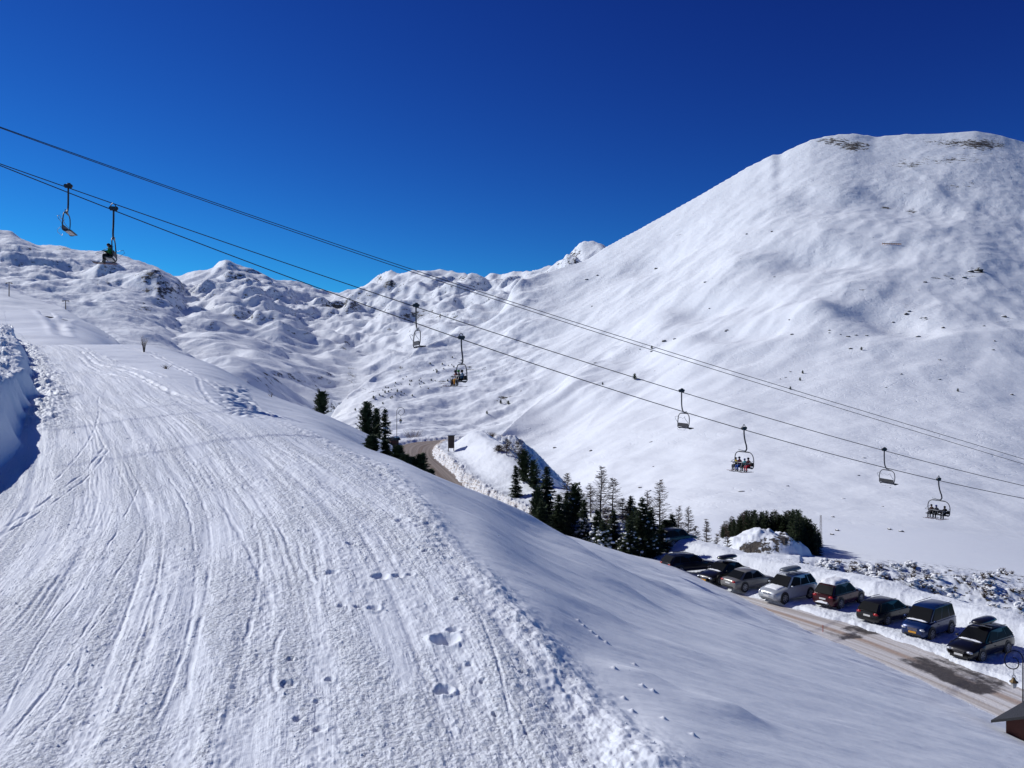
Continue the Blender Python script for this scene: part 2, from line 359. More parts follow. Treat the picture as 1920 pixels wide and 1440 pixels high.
HUMPS = [(1215, 1195, 17.5, .5, .16), (1370, 1262, 17.5, .6, .17), (1165, 1072, 34, 1.4, .3), (1010, 1010, 45, 1.6, .35), (985, 1000, 44, 1.2, .2), (1350, 1122, 50, 1.8, .5), (1290, 1092, 54, 2.0, .45), (1240, 1080, 46, 1.2, .3), (1060, 1035, 44, 2.0, .3), (1120, 1130, 24, .8, .14), (1290, 1180, 24, 1.0, .12)]
BALLS = [(1137, 1211), (1122, 1203), (1110, 1196), (1095, 1188), (1205, 1291), (1190, 1245), (1186, 1324), (1245, 1345), (1152, 1260), (1085, 1180), (1225, 1300), (1170, 1300), (1300, 1400)]
def terrain(x, y, near=True):
    """height, and masks for the materials"""
    u = U(x, y)
    e = zE(x, y)
    fd = smooth(14, 60, y)
    churn = np.zeros(x.shape); dirt = np.zeros(x.shape)
    if near:
        t = x-xc(y)
        onp = smooth(-90, 30, e-zP(np.maximum(y, 3)) + 0.0)  # placeholder
        db, sb = polydist(x, y, BERM)
        left = smooth(0.3, -0.5, db)                       # piste side of the berm
        soft = smooth(34, 52, y)*smooth(360, 480, u)       # knoll, right of the piste
        soft = np.maximum(soft, smooth(50, 70, y)*smooth(215, 330, u-(y-60)*-1.2))
        churn = left*(1-soft)
        # the piste is a little dished and rippled along its length
        e = e + churn*(0.10*fbm(t*0.35, y*0.05, 3, 21)+0.05*fbm(t*1.6, y*0.10, 3, 22)) + 0.25*fbm(x*0.06, y*0.06, 2, 3)*smooth(12, 40, y)
        patch = smooth(-.25, .35, fbm(t*0.5, y*0.13, 3, 31)+0.35*smooth(-3.5, -0.5, t)-0.1)
        m = churn > .01; xm, ym = x[m], y[m]
        e[m] += churn[m]*patch[m]*(0.045*fbm(xm*2.6, ym*2.6, 4, 41, .62)+0.045*np.abs(fbm(xm*6.5, ym*5, 3, 42)))
        e[m] += churn[m]*(1-patch[m])*0.010*fbm(t[m]*7, ym*1.1, 3, 43)
        # dozens of faint ski tracks in pairs down the piste
        rt = random.Random(3); m = (churn > .02) & (y < 75); tm, ym, cm_ = t[m], y[m], churn[m]; acc = np.zeros(tm.shape); brk = np.clip(.55+1.5*fbm(tm*.6, ym*.25, 3, 75), 0, 1.3); tm = tm+.07*fbm(tm*.5, ym*.4, 2, 76)
        for k in range(64):
            t0 = rt.uniform(-14, 4); a1_ = rt.uniform(-.05, .05); a2_ = rt.uniform(-.0012, .0012); wv = rt.uniform(0, .35); ph = rt.uniform(0, 6); fr = rt.uniform(.08, .3)
            y0_, y1_ = sorted((rt.uniform(6, 50), rt.uniform(12, 75))); dpt = rt.uniform(.006, .022); wdt = rt.uniform(.03, .07)
            if k % 6 == 0: wdt *= 3; dpt *= .9
            for off in (0, rt.uniform(.18, .5)):
                q = tm-(t0+off+a1_*(ym-20)+a2_*(ym-20)**2+wv*np.sin(ph+ym*fr)); env = smooth(y0_, y0_+2, ym)*smooth(y1_, y1_-3, ym)
                env = env*brk
                acc += env*dpt*(-np.exp(-(q/wdt)**2)+.45*np.exp(-((np.abs(q)-1.8*wdt)/(.6*wdt))**2))
        e[m] += acc*cm_
        # berm pushed up by the groomer
        bw = np.exp(-(db/0.42)**2)*(0.5+0.5*smooth(2, 10, 50-y))
        e = e + bw*(0.09+0.12*fbm(sb*.9, db*2, 3, 51))*(1-.5*smooth(17, 26, y)) + np.exp(-((db+.35)/0.8)**2)*0.08*fbm(x*3.5, y*3.5, 4, 52)
        # soft slope right of the berm: wind drifts
        sl = smooth(0.2, 1.5, db)
        e = e + sl*(0.085*fbm((x+y*.5)*0.13, (y-x*.6)*0.34, 3, 61)+0.010*fbm((x+y*.5)*.8, (y-x*.5)*3.4, 4, 62)
                    )*(1+1.0*smooth(25, 60, y))
        for (hu, hv, hY, hr, hh) in HUMPS:
            hx = (hu-960)/F*hY; dx = x-hx; dy = y-hY
            a = (dx*.8+dy*.6)/(hr*2.2); b = (-dx*.6+dy*.8)/hr
            e = e + hh*np.exp(-b*b-np.where(a > 0, (a*2.4)**2, a*a))
        for (bu, bv) in BALLS:
            for Yq in np.arange(14, 30, .1):
                zz = -3.29-.386*(bu-960)/F*Yq-.104*Yq
                if (720-bv)/F*Yq < zz: break
            dd = (x-(bu-960)/F*Yq)**2+(y-Yq)**2
            e = e+np.where(dd < .3, .06*np.exp(-dd/.0022), 0)
        for (fu, fv, fr, fdp) in PITS:
            px, py = pp(fu, fv); dd = ((x-px)**2+(y-py)**2)/fr**2
            m = dd < 9
            if m.any(): e = e + np.where(m, -fdp*np.exp(-dd**2*1.2)+0.30*fdp*np.exp(-((np.sqrt(dd)-1.35)/.35)**2), 0)
        for pts, dp, wd in TRK:
            P = [pp(*q) for q in pts]
            if len(P) > 2: P = [tuple(q) for q in spline(P, 4)]
            m = (y > min(q[1] for q in P)-1) & (y < max(q[1] for q in P)+1) & (x > min(q[0] for q in P)-1) & (x < max(q[0] for q in P)+1)
            if not m.any(): continue
            wd *= .42; dp *= .42; dt, st = polydist(x[m], y[m], P); wd2 = wd*(1+0.4*smooth(25, 60, y[m]))
            L = st.max(); en = smooth(0, 1.0, st)*smooth(0, 1.0, L-st)
            en = en*np.clip(.45+1.3*fbm(x[m]*.8, y[m]*.8, 3, 73), 0, 1.2); dt = dt+.05*fbm(x[m]*1.5, y[m]*1.5, 2, 74)
            e[m] = e[m] + en*(-dp*np.exp(-(dt/wd2)**4)+0.55*dp*np.exp(-((np.abs(dt)-1.7*wd2)/(.6*wd2))**2)*(0.6+fbm(x[m]*4, y[m]*4, 2, 71)))
            churn[m] *= 1-0.8*en*np.exp(-(dt/wd2)**4)
        for pts, dp, wd in KTR:
            P = [((a-960)/F*c, c) for a, b, c in pts]; P = [tuple(q) for q in spline(P, 4)]
            m = (y > 45) & (y < 112) & (x < -10)
            if not m.any(): continue
            dt, st = polydist(x[m], y[m], P)
            dp *= .6; wd *= .5; br = .5+fbm(x[m]*.6, y[m]*.6, 2, 72)
            e[m] = e[m] - dp*br*np.exp(-(dt/(wd*.6))**2)+.5*dp*br*np.exp(-((np.abs(dt)-wd)/(wd*.4))**2)
        # trampled patch on the knoll
        vv = 720-F*e/np.maximum(y, 3)
        pm = smooth(400, 425, u-(vv-750)*0.55)*smooth(490, 462, u-(vv-750)*0.55)*smooth(716, 730, vv)*smooth(792, 775, vv)*(y > 46)
        e = e + pm*(0.5*np.abs(pn(x*1.25, y*0.8, 81))-.15)*.62
    z = e
    # cut bank and rough heaps left of the piste
    if near:
        dl, slb = polydist(x, y, BANK); dl = -dl
        hb = 1.75+0.016*np.maximum(y-20, 0)
        bm = dl > -4; DL, SL, X_, Y_, E_, H_ = dl[bm], slb[bm], x[bm], y[bm], e[bm], hb[bm]
        wob = 0.5*fbm(SL*0.2, SL*0, 3, 91)*smooth(30, 45, Y_)
        d2 = DL+wob*2
        rough = fbm(X_*0.5, Y_*0.5, 4, 92)*0.55+np.abs(fbm(X_*1.7, Y_*1.7, 3, 93))*0.30+.05*fbm(X_*6, Y_*6, 3, 94)
        bank = E_ + H_*smooth(0.0, 1.1, d2)*(1-.25*smooth(38, 60, Y_)) + np.minimum(0.16*np.maximum(d2-1, 0), 9) + rough*smooth(0.5, 1.8, d2)*(.6+.6*smooth(30, 45, Y_)) \
            + (0.3*smooth(38, 45, Y_))*np.exp(-((d2+.6)/1.2)**2)*(0.6+2*np.abs(fbm(X_*1.2, Y_*1.2, 3, 95))) - .5*(1-smooth(30, 40, Y_))*smooth(2.0, 5.0, d2)
        z = e.copy(); z[bm] = bank
        churn = np.where(dl > 0, 0.7*smooth(1.2, 2.0, dl), churn)
    cm = y > 190
    d_, td = LD(u, y)
    zd = d_ + (0.8*fbm(x*0.05, y*0.05, 3, 101))*smooth(112, 150, y)
    if near:
        # tracks down the hill beyond the crest
        for pts in ([(70, 566, 230), (82, 590, 215), (92, 610, 200), (108, 628, 180), (118, 636, 160)], [(80, 567, 230), (90, 590, 212), (104, 612, 195), (116, 630, 175)], [(126, 590, 210), (116, 606, 200), (118, 622, 185)]):
            P = [((a-960)/F*c, c) for a, b, c in pts]; m = (y > 140) & (x < -60)
            if m.any():
                dt, st = polydist(x[m], y[m], P); zd[m] = zd[m]-0.22*np.exp(-(dt/.9)**2)+.12*np.exp(-((np.abs(dt)-1.9)/.7)**2)
    z = smax(z, zd, 0.5) if near else np.maximum(z, zd)
    mf = (y > 5) & (y < 260)
    f = np.full(x.shape, -1e4)
    if mf.any(): f[mf] = zF(x[mf], y[mf], near)
    dirt = np.where(f > z-0.0, 1.0, 0.0)
    z = np.where(f > z-0.5, smax(f, z, 0.15), z)
    churn = np.where(f > z-.2, np.maximum(churn, .6), churn)
    a_, ta = LA(u, y)
    W = smooth(140, 500, y)
    gul = np.exp(-((y-118)/14)**2)*smooth(1380, 1560, u)
    gulz = gul*(1.2*fbm(x*0.12, y*0.12, 4, 110)+0.5*np.abs(fbm(x*.5, y*.5, 3, 111)))
    ampA = (1-ta)*0+smooth(160, 900, y)
    xr = x*0.8+y*0.6; yr = -x*.6+y*.8
    b_, tb = LB(u, y)
    ac = x*.8-y*.6; al = x*.6+y*.8
    nz = .32*ampA*(34*fbm(x/300, y/360, 3, 120)+26*fbm(ac/105, al/300, 4, 121)+16*(fbm(ac/150, al/330, 3, 124, ridge=True)-.3)+3*fbm(ac/34, al/70, 3, 122)*smooth(-.15, .35, fbm(x/240, y/240, 2, 125)))
    sc1 = 0
    for (hu, hv, hY, hr) in ((1180, 490, 1500, 75), (1270, 440, 1650, 70), (1575, 440, 1500, 80), (1560, 545, 1130, 60), (1480, 545, 1150, 60), (1240, 470, 1500, 60), (1700, 430, 1500, 80), (1330, 560, 1000, 50), (1660, 640, 800, 45), (1400, 640, 800, 45), (1850, 420, 1500, 80)):
        hx = (hu-960)/F*hY; hdd = ((x-hx)/hr)**2+((y-hY)/(hr*1.2))**2; sc1 = sc1-13*np.exp(-hdd)+8*np.exp(-(((x-hx+hr*1.1)/(hr*.6))**2+((y-hY-hr*.8)/hr)**2))
    nz = nz+sc1 + smooth(140, 300, y)*(1-ampA)*(2.0*fbm(x/40, y/50, 3, 123))
    lf = smooth(1080, 960, u)
    a_ = a_ + nz*(1-.6*smooth(.85, 1, ta)*smooth(1120, 1050, u))
    b_ = b_ + (1-lf)*nz*(0.40+0.60*(1-smooth(.8, 1, tb))) + lf*smooth(230, 700, y)*(20*fbm(ac/110, al/240, 4, 140)+7*fbm(ac/40, al/80, 4, 141)*(1-.5*tb)+2.0*fbm(x/18, y/18, 3, 142))
    b_, tb = LB(u, y)
    ac = x*.8-y*.6; al = x*.6+y*.8
    nz = .32*ampA*(34*fbm(x/300, y/360, 3, 120)+26*fbm(ac/105, al/300, 4, 121)+16*(fbm(ac/150, al/330, 3, 124, ridge=True)-.3)+3*fbm(ac/34, al/70, 3, 122)*smooth(-.15, .35, fbm(x/240, y/240, 2, 125)))
    sc1 = 0
    for (hu, hv, hY, hr) in ((1180, 490, 1500, 75), (1270, 440, 1650, 70), (1575, 440, 1500, 80), (1560, 545, 1130, 60), (1480, 545, 1150, 60), (1240, 470, 1500, 60), (1700, 430, 1500, 80), (1330, 560, 1000, 50), (1660, 640, 800, 45), (1400, 640, 800, 45), (1850, 420, 1500, 80)):
        hx = (hu-960)/F*hY; hdd = ((x-hx)/hr)**2+((y-hY)/(hr*1.2))**2; sc1 = sc1-13*np.exp(-hdd)+8*np.exp(-(((x-hx+hr*1.1)/(hr*.6))**2+((y-hY-hr*.8)/hr)**2))
    nz = nz+sc1 + smooth(140, 300, y)*(1-ampA)*(2.0*fbm(x/40, y/50, 3, 123))
    lf = smooth(1080, 960, u)
    a_ = a_ + nz*(1-.6*smooth(.85, 1, ta)*smooth(1120, 1050, u))
    b_ = b_ + (1-lf)*nz*(0.40+0.60*(1-smooth(.8, 1, tb))) + lf*smooth(230, 700, y)*(20*fbm(ac/110, al/240, 4, 140)+7*fbm(ac/40, al/80, 4, 141)*(1-.5*tb)+2.0*fbm(x/18, y/18, 3, 142))
    ab = smax(a_, b_, 1.5+9*smooth(1040, 1160, u)*smooth(200, 500, y))+gulz
    # outcrop dome by the small wood
    ox, oy = (1437-960)/F*141, 141
    od = np.hypot((x-ox)/(7.0+1.6*pn(x*.2, y*.2, 131)), (y-oy)/7.5)
    ab = ab + np.where(od < 1.5, 3.5*np.clip(1-od*od, 0, 1)**.7*(1+.35*fbm(x*.3, y*.3, 3, 132))+.6*np.abs(fbm(x*.45, y*.45, 4, 130))*smooth(1.2, .8, od), 0)
    od2 = np.hypot((x-(1437-960)/F*152)/12, (y-152)/7); ab = ab+1.6*smooth(1.3, .4, od2)
    Zab = ab; FX = (x, y, u); ok = cm.any()
    x, y, u = x[cm], y[cm], u[cm]
    c_, tcx = LC(u, y)
    wx = x+60*pn(x/170, y/170, 156); wy = y+90*pn(x/190, y/190, 157)
    rg = fbm(wx/330, wy/420, 5, 150, ridge=True, gain=.42); rg2 = fbm((wx*.8-wy*.6)/80, (wx*.6+wy*.8)/190, 4, 151, ridge=True)
    Wc = smooth(380, 900, y)*(1-.62*smooth(.82, 1, tcx))
    rg3 = fbm(x/60, y/60, 3, 153)
    rg0 = fbm(x/150, y/190, 3, 154)
    c_ = c_ + Wc*(34*(rg-.25)+50*rg0+9*(rg2-.25)+3*rg3*smooth(-.2, .4, fbm(x/300, y/300, 2, 155)))*(0.45+.9*smooth(900, 2800, y))
    c2, tc2 = LC2(u, y)
    W2 = smooth(360, 800, y)*(1-.6*smooth(.85, 1, tc2))
    cl = np.exp(-((u-300)/70)**2)*smooth(.55, .75, tc2)
    c2 = c2 + W2*(24*(fbm(x/330, y/330, 4, 160, ridge=True)-.25)+30*fbm(x/170, y/210, 3, 163)+9*(fbm(x/90, y/90, 4, 161, ridge=True)-.25)+2.5*fbm(x/30, y/30, 3, 162))*(.5+.8*smooth(900, 2600, y))
    c2 = c2 + (46+20*fbm(x/60, y/90, 3, 164))*np.exp(-((tc2-.84)/.026)**2)*np.exp(-((u-292)/48)**2) + 30*np.exp(-((tc2-.87)/.02)**2)*np.exp(-((u-190)/40)**2)
    x, y, u = FX
    def back_(a):
        o_ = np.full(x.shape, -1e4); o_[cm] = a; return o_
    c_, c2 = back_(c_), back_(c2)
    Z = np.maximum(np.maximum(z, ab), np.maximum(c_, c2))
    which = np.where(Z == z, 0, np.where(Z == ab, 1, np.where(Z == c2, 3, 2)))
    return Z, churn, dirt, which
def zt(x, y):
    a = np.array([float(x)]); b = np.array([float(y)]); return float(terrain(a, b, y < 250)[0][0])
def hit(u, v, y0=6, y1=5000, n=900):
    """where the view line through a photo point first meets the ground (used to read positions off the photograph)"""
    Y = np.exp(np.linspace(math.log(y0), math.log(y1), n)); X = (u-960)/F*Y; Zr = (720-v)/F*Y
    T = terrain(X, Y, y0 < 200)[0]; i = np.argmax(T > Zr)
    if T[i] <= Zr[i]: return None
    return (float(X[i]), float(Y[i]), float(T[i]))

def grid_mesh(name, material, avals, yvals, yoff, near):
    A, Y = np.meshgrid(avals, yvals); X = A*(Y+yoff)
    Z, ch, di, wh = terrain(X.ravel(), Y.ravel(), near)
    n, m = len(yvals), len(avals)
    co = np.stack([X.ravel(), Y.ravel(), Z], 1).astype(np.float32)
    me = bpy.data.meshes.new(name)
    me.vertices.add(n*m); me.vertices.foreach_set('co', co.ravel())
    idx = np.arange(n*m).reshape(n, m)
    q = np.stack([idx[:-1, :-1], idx[:-1, 1:], idx[1:, 1:], idx[1:, :-1]], -1).reshape(-1, 4)
    me.loops.add(q.size); me.loops.foreach_set('vertex_index', q.ravel().astype(np.int32))
    me.polygons.add(len(q)); me.polygons.foreach_set('loop_start', (np.arange(len(q))*4).astype(np.int32))
    me.polygons.foreach_set('use_smooth', np.ones(len(q), bool))
    me.update(calc_edges=True)
    def at(nm, arr):
        a = me.attributes.new(nm, 'FLOAT', 'POINT'); a.data.foreach_set('value', np.asarray(arr, np.float32))
    at('churn', ch)
    x, y = co[:, 0].astype(float), co[:, 1].astype(float)
    u = U(x, y); v = 720-F*co[:, 2]/np.maximum(y, 3)
    Zg = Z.reshape(n, m)
    if near:
        at('dirt', di)
        t = x-xc(y)
        a = me.attributes.new('trk', 'FLOAT_VECTOR', 'POINT'); a.data.foreach_set('vector', np.stack([t, y, 0*t], 1).astype(np.float32).ravel())
        d, s = polydist(x, y, RP)
        pk = 1-smooth(S_PARK, S_PARK+12, s)
        at('wall', di*(1-pk)*smooth(2.8, 3.3, d)*smooth(5.6, 4.2, d) + .8*di*smooth(RS[-1]-30, RS[-1]-20, s)*smooth(2.6, 3.2, np.abs(d))*smooth(9, 6, np.abs(d)) + 0.25*di*pk*smooth(4.6, 3.4, d)*smooth(2.8, 3.2, d))
    # rock where the ground is steep or where the photo shows crags
    gy = np.gradient(Zg, axis=0)/np.gradient(Y, axis=0); gx = np.gradient(Zg, axis=1)/np.gradient(X, axis=1)
    sl = np.hypot(gx, gy).ravel()
    rk = np.zeros(n*m)
    def reg(u0, v0, ru, rv, s): return 1.25*s*np.exp(-((u-u0)/ru)**2-((v-v0)/rv)**2)
    if not near:
        rk = 0.55*smooth(.55, 1.15, sl)*np.where(wh == 1, .35, 1)
        for r in ((1602, 274, 36, 11, .95), (1555, 263, 30, 9, .8), (1790, 268, 80, 10, .65), (1850, 275, 45, 16, .6), (1780, 300, 80, 9, .6), (1700, 310, 45, 8, .6), (1800, 350, 60, 10, .5), (1660, 390, 12, 5, .8), (1710, 395, 20, 8, .6), (1575, 440, 9, 8, .5),
                  (1830, 508, 30, 9, .7), (1780, 520, 40, 8, .6), (1700, 575, 30, 12, .45), (1730, 600, 25, 10, .5), (1620, 625, 30, 8, .4), (1880, 600, 40, 10, .4), (1620, 540, 30, 8, .35), (1560, 548, 8, 6, .4),
                  (275, 512, 30, 8, .6), (310, 540, 40, 14, .4), (200, 530, 30, 10, .4), (60, 465, 20, 6, .4), (120, 466, 22, 5, .7), (470, 515, 60, 12, .35), (640, 575, 40, 12, .45), (460, 600, 70, 10, .35), (270, 575, 40, 12, .35),
                  (730, 530, 30, 12, .4), (870, 520, 30, 6, .6), (800, 590, 50, 12, .4), (640, 650, 30, 14, .4), (560, 700, 80, 16, .3), (700, 735, 40, 14, .45), (830, 715, 25, 22, .45), (760, 690, 30, 10, .5), (880, 690, 30, 16, .5), (660, 700, 20, 20, .5),
                  (945, 750, 22, 9, .8), (1060, 640, 30, 5, .4), (1120, 680, 20, 5, .5), (1075, 485, 12, 12, .5), (1270, 440, 10, 5, .5), (1170, 480, 10, 6, .5)):
            rk += reg(*r)
    else:
        rk += (reg(1425, 1025, 34, 16, .8) + reg(1470, 1010, 20, 14, .7) + reg(1400, 1030, 18, 14, .5) + reg(1437, 990, 25, 8, .35))*(y > 130)
        gl = (y > 100)*(y < 140)*smooth(1400, 1500, u)*smooth(1040, 1055, v)
        rk += gl*0.45
    at('rock', np.clip(rk, 0, 1.5))
    me.materials.append(material)
    o = bpy.data.objects.new(name, me); col.objects.link(o); tag(o, kind='structure')
    return o

# ------------------------------------------------------------------ snow and rock materials
def rockcol(g, P, sc_=1.0):
    c = g.mix(g.noise(P, 1.3*sc_, 5, .6), (0.030, 0.028, 0.030), (0.15, 0.125, 0.10))
    return c
def snow_near(t, p):
    g = N(t); P = g.pos(); ch = g.attr('churn'); tr = g.attr('trk', 'Vector')
    crumb = g.voro(g.addn2(P, g.noise(P, 6, 3, .6, 0, 'Color'), .12), 11.0)
    h1 = g.addn(g.mul(g.noise(P, 5.0, 6, .72), 0.075), g.mul(g.step(g.noise(P, 15, 4, .7), .52, .74), .022))
    h2 = g.mul(g.noise(P, 26, 4, .6), 0.016)
    # stretched along the piste: parallel ski lines
    s1 = g.noise(g.mapv(tr, (4.2, .10, 1)), 1.0, 5, .62, .3)
    s2 = g.noise(g.mapv(tr, (13, .35, 1), (5, 3, 0)), 1.0, 3, .5, .2)
    pat = g.step(g.addn(g.noise(g.mapv(tr, (.9, .14, 1), (2, 9, 0)), 1.0, 5, .65), g.mul(g.noise(P, 1.1, 4, .7), .25)), .54, .70)
    lines = g.addn(g.mul(s1, .030), g.mul(s2, .007))
    rough = g.mul(g.addn(g.addn(h1, h2), g.mul(crumb, -.035)), g.addn(g.mul(pat, .85), .10))
    hp = g.mul(g.addn(rough, lines), ch)
    soft = g.addn(g.mul(g.noise(g.mapv(P, (1, 1, 1), rot=(0, 0, .55)), .8, 4, .5), .05), g.mul(g.noise(g.mapv(P, (1.2, 4, 1), rot=(0, 0, .6)), 2.2, 4, .6), .014))
    fine = g.mul(g.noise(P, 60, 3, .6), .0035)
    h = g.addn(g.addn(hp, soft), fine)
    rk = g.attr('rock')
    rn = g.noise(P, 0.9, 6, .7)
    mask = g.step(g.addn(g.mul(g.math('MINIMUM', rk, 1.2), .30), g.math('SUBTRACT', rn, .70)), .0, .05)
    mask = g.mul(mask, g.step(rk, .12, .2))
    snowc = g.mix(g.noise(P, .35, 3), (0.745, 0.79, 0.855), (0.80, 0.835, 0.885))
    # grit thrown up by the plough
    wl = g.attr('wall'); gr = g.step(g.addn(g.mul(wl, .34), g.math('SUBTRACT', g.noise(g.mapv(P, (1, 1, 2)), 2.6, 6, .75), .80)), .0, .14)
    c = g.mix(g.mul(gr, .85), snowc, g.mix(g.noise(P, 7, 3), (.20, .14, .10), (.42, .33, .26)))
    tint = g.mul(g.mul(g.step(wl, .1, .8), g.noise(P, .8, 3)), .18)
    c = g.mix(tint, c, (.66, .57, .50))
    c = g.mix(mask, c, rockcol(g, P))
    t.links.new(c, p.inputs['Base Color'])
    hb = g.addn(h, g.mul(mask, g.mul(rn, -.6)))
    t.links.new(g.bump(hb, 1.0, 1.0), p.inputs['Normal'])
def snow_far(t, p):
    g = N(t); P = g.pos()
    P = g.mapv(P, (1, 1, 1))
    # fine old ski tracks criss-crossing: iso-lines of distorted noise
    def wig(sc_, off, dist):
        n = g.noise(g.mapv(P, (1, 1, .4), off), sc_, 2, .5, dist)
        return g.step(g.math('ABSOLUTE', g.math('SUBTRACT', n, .5)), .0, .035, 1, 0)
    trk = g.addn(wig(.035, (0, 0, 0), 1.4), wig(.055, (40, 11, 0), 2.0))
    region = g.step(g.noise(P, .006, 3), .42, .55)
    h = g.addn(g.mul(g.noise(P, .30, 5, .62), .42), g.mul(g.noise(P, .05, 4, .6), 2.0))
    h = g.addn(h, g.mul(g.mul(trk, region), -.16))
    sep = t.nodes.new('ShaderNodeSeparateXYZ'); t.links.new(P, sep.inputs[0])
    farf = g.step(sep.outputs['Y'], 300, 1800)
    h = g.mul(h, g.addn(g.mul(farf, .75), .42))
    rk = g.attr('rock')
    rn = g.noise(g.mapv(P, (1, 1, 1.6)), .07, 8, .78)
    mask = g.step(g.addn(g.mul(g.math('MINIMUM', rk, 1.2), .22), g.math('SUBTRACT', rn, .69)), .0, .04)
    mask = g.mul(mask, g.step(rk, .10, .2))
    sp = g.step(g.voro(P, .045), .03, .06, 1, 0)   # scattered stones
    sp = g.mul(sp, g.step(g.noise(P, .012, 2), .5, .62))
    mask = g.math('MAXIMUM', mask, g.mul(sp, .8))
    snowc = g.mix(g.noise(P, .01, 3), (0.76, 0.80, 0.855), (0.80, 0.835, 0.88))
    c = g.mix(mask, snowc, g.mix(g.noise(P, .1, 4), (.05, .047, .05), (.17, .145, .12)))
    t.links.new(c, p.inputs['Base Color'])
    t.links.new(g.bump(g.addn(h, g.mul(mask, g.mul(rn, 5.0))), 1.0, 1.0), p.inputs['Normal'])
M_snow = mat('snow', snow_near, rough=.62, spec=.25)
M_snowfar = mat('mountain_snow', snow_far, rough=.75, spec=.15)
M_snowp = mat('loose_snow', base=(.82, .84, .87), rough=.7, spec=.2, var=.03, bump=.03, bscale=14)

def aspace(lo, hi, n, wing, nw):
    return np.r_[-np.linspace(wing, -lo+ (hi-lo)/n*2, nw), np.linspace(lo, hi, n), np.linspace(hi+(hi-lo)/n*2, wing, nw)]
NEAR_Y = np.r_[np.linspace(.6, 7.5, 30), np.exp(np.linspace(math.log(7.7), math.log(215), 1150))]
grid_mesh('snow_slope', M_snow, aspace(-.66, .66, 1350, 1.3, 60), NEAR_Y, 6.0, True)
FAR_Y = np.exp(np.linspace(math.log(203), math.log(6500), 1000))
grid_mesh('mountains', M_snowfar, aspace(-.68, .70, 1250, 1.2, 50), FAR_Y, 0.0, False)

# ------------------------------------------------------------------ road
def road_mat(t, p):
    g = N(t); tr = g.attr('rd', 'Vector'); P = g.pos()     # rd = (across, along)
    sx = t.nodes.new('ShaderNodeSeparateXYZ'); t.links.new(tr, sx.inputs[0]); d, s = sx.outputs['X'], sx.outputs['Y']
    streak = g.noise(g.mapv(tr, (2.6, .05, 1)), 1.0, 5, .6, .3)
    fine = g.noise(P, 5, 5, .65)
    slush = g.mix(g.step(streak, .40, .66), (.60, .59, .60), (.34, .295, .265))
    slush = g.mix(g.step(g.math('ABSOLUTE', g.math('SUBTRACT', g.math('ABSOLUTE', g.addn(d, g.mul(g.noise(g.mapv(tr, (0, .05, 0)), 1), .8))), 1.6)), .05, .55, .85, 0), slush, (.30, .185, .115))
    slush = g.mix(g.mul(fine, .35), slush, (.7, .68, .68))
    wn = g.addn(g.noise(g.mapv(tr, (.5, .11, 1), (3, 1, 0)), 1.0, 5, .65, .4), 0)
    # bare wet tarmac on the stretches the photo shows
    def win(a, b, f): return g.mul(g.step(s, a, a+f), g.step(s, b-f, b, 1, 0))
    reg = g.mul(g.math('MAXIMUM', win(0, 29.5, 2), g.math('MAXIMUM', win(30.2, 39.5, 2), g.mul(win(41.5, 45.5, 1.2), .9))), g.step(d, -1.2, .3))
    wet = g.step(g.addn(g.mul(reg, .39), g.math('SUBTRACT', g.addn(g.mul(wn, .6), g.mul(g.noise(P, .55, 7, .75), .55)), .86)), .0, .13)
    brown = g.step(s, 62, 80)
    base = g.mix(g.mul(brown, .85), slush, g.mix(g.step(streak, .3, .7), (.235, .185, .15), (.13, .10, .082)))
    c = g.mix(wet, base, g.mix(g.noise(P, 3, 6, .75), (.020, .018, .018), (.13, .115, .105)))
    t.links.new(c, p.inputs['Base Color'])
    t.links.new(g.step(wet, 0, 1, .75, .5), p.inputs['Roughness'])
    t.links.new(g.bump(g.addn(g.mul(fine, .05), g.mul(streak, .05)), 1, 1), p.inputs['Normal'])
M_road = mat('road_slush', road_mat, spec=.3)
rr = spline([tuple(p) for p in ROAD], 6); dd_ = np.linspace(-4.2, 4.2, 22); n_ = len(rr)
tan = np.gradient(rr[:, :2], axis=0); tan /= np.hypot(*tan.T)[:, None]; nor = np.stack([tan[:, 1], -tan[:, 0]], 1)
rs_ = np.r_[0, np.cumsum(np.hypot(*(rr[1:, :2]-rr[:-1, :2]).T))]
vs = []; at_ = []
for i in range(n_):
    for d in dd_:
        q = rr[i, :2]+nor[i]*d; vs.append((q[0], q[1], rr[i, 2]+.05+.03*math.sin(d*1.3+i*.1))); at_ += [d, rs_[i], 0]
fs = [(i*22+j, (i+1)*22+j, (i+1)*22+j+1, i*22+j+1) for i in range(n_-1) for j in range(21)]
me = bpy.data.meshes.new('road'); me.from_pydata(vs, [], fs); me.materials.append(M_road)
a = me.attributes.new('rd', 'FLOAT_VECTOR', 'POINT'); a.data.foreach_set('vector', at_)
me.polygons.foreach_set('use_smooth', [True]*len(fs)); me.update(); me.flip_normals()
o = bpy.data.objects.new('road', me); col.objects.link(o); tag(o, kind='structure')
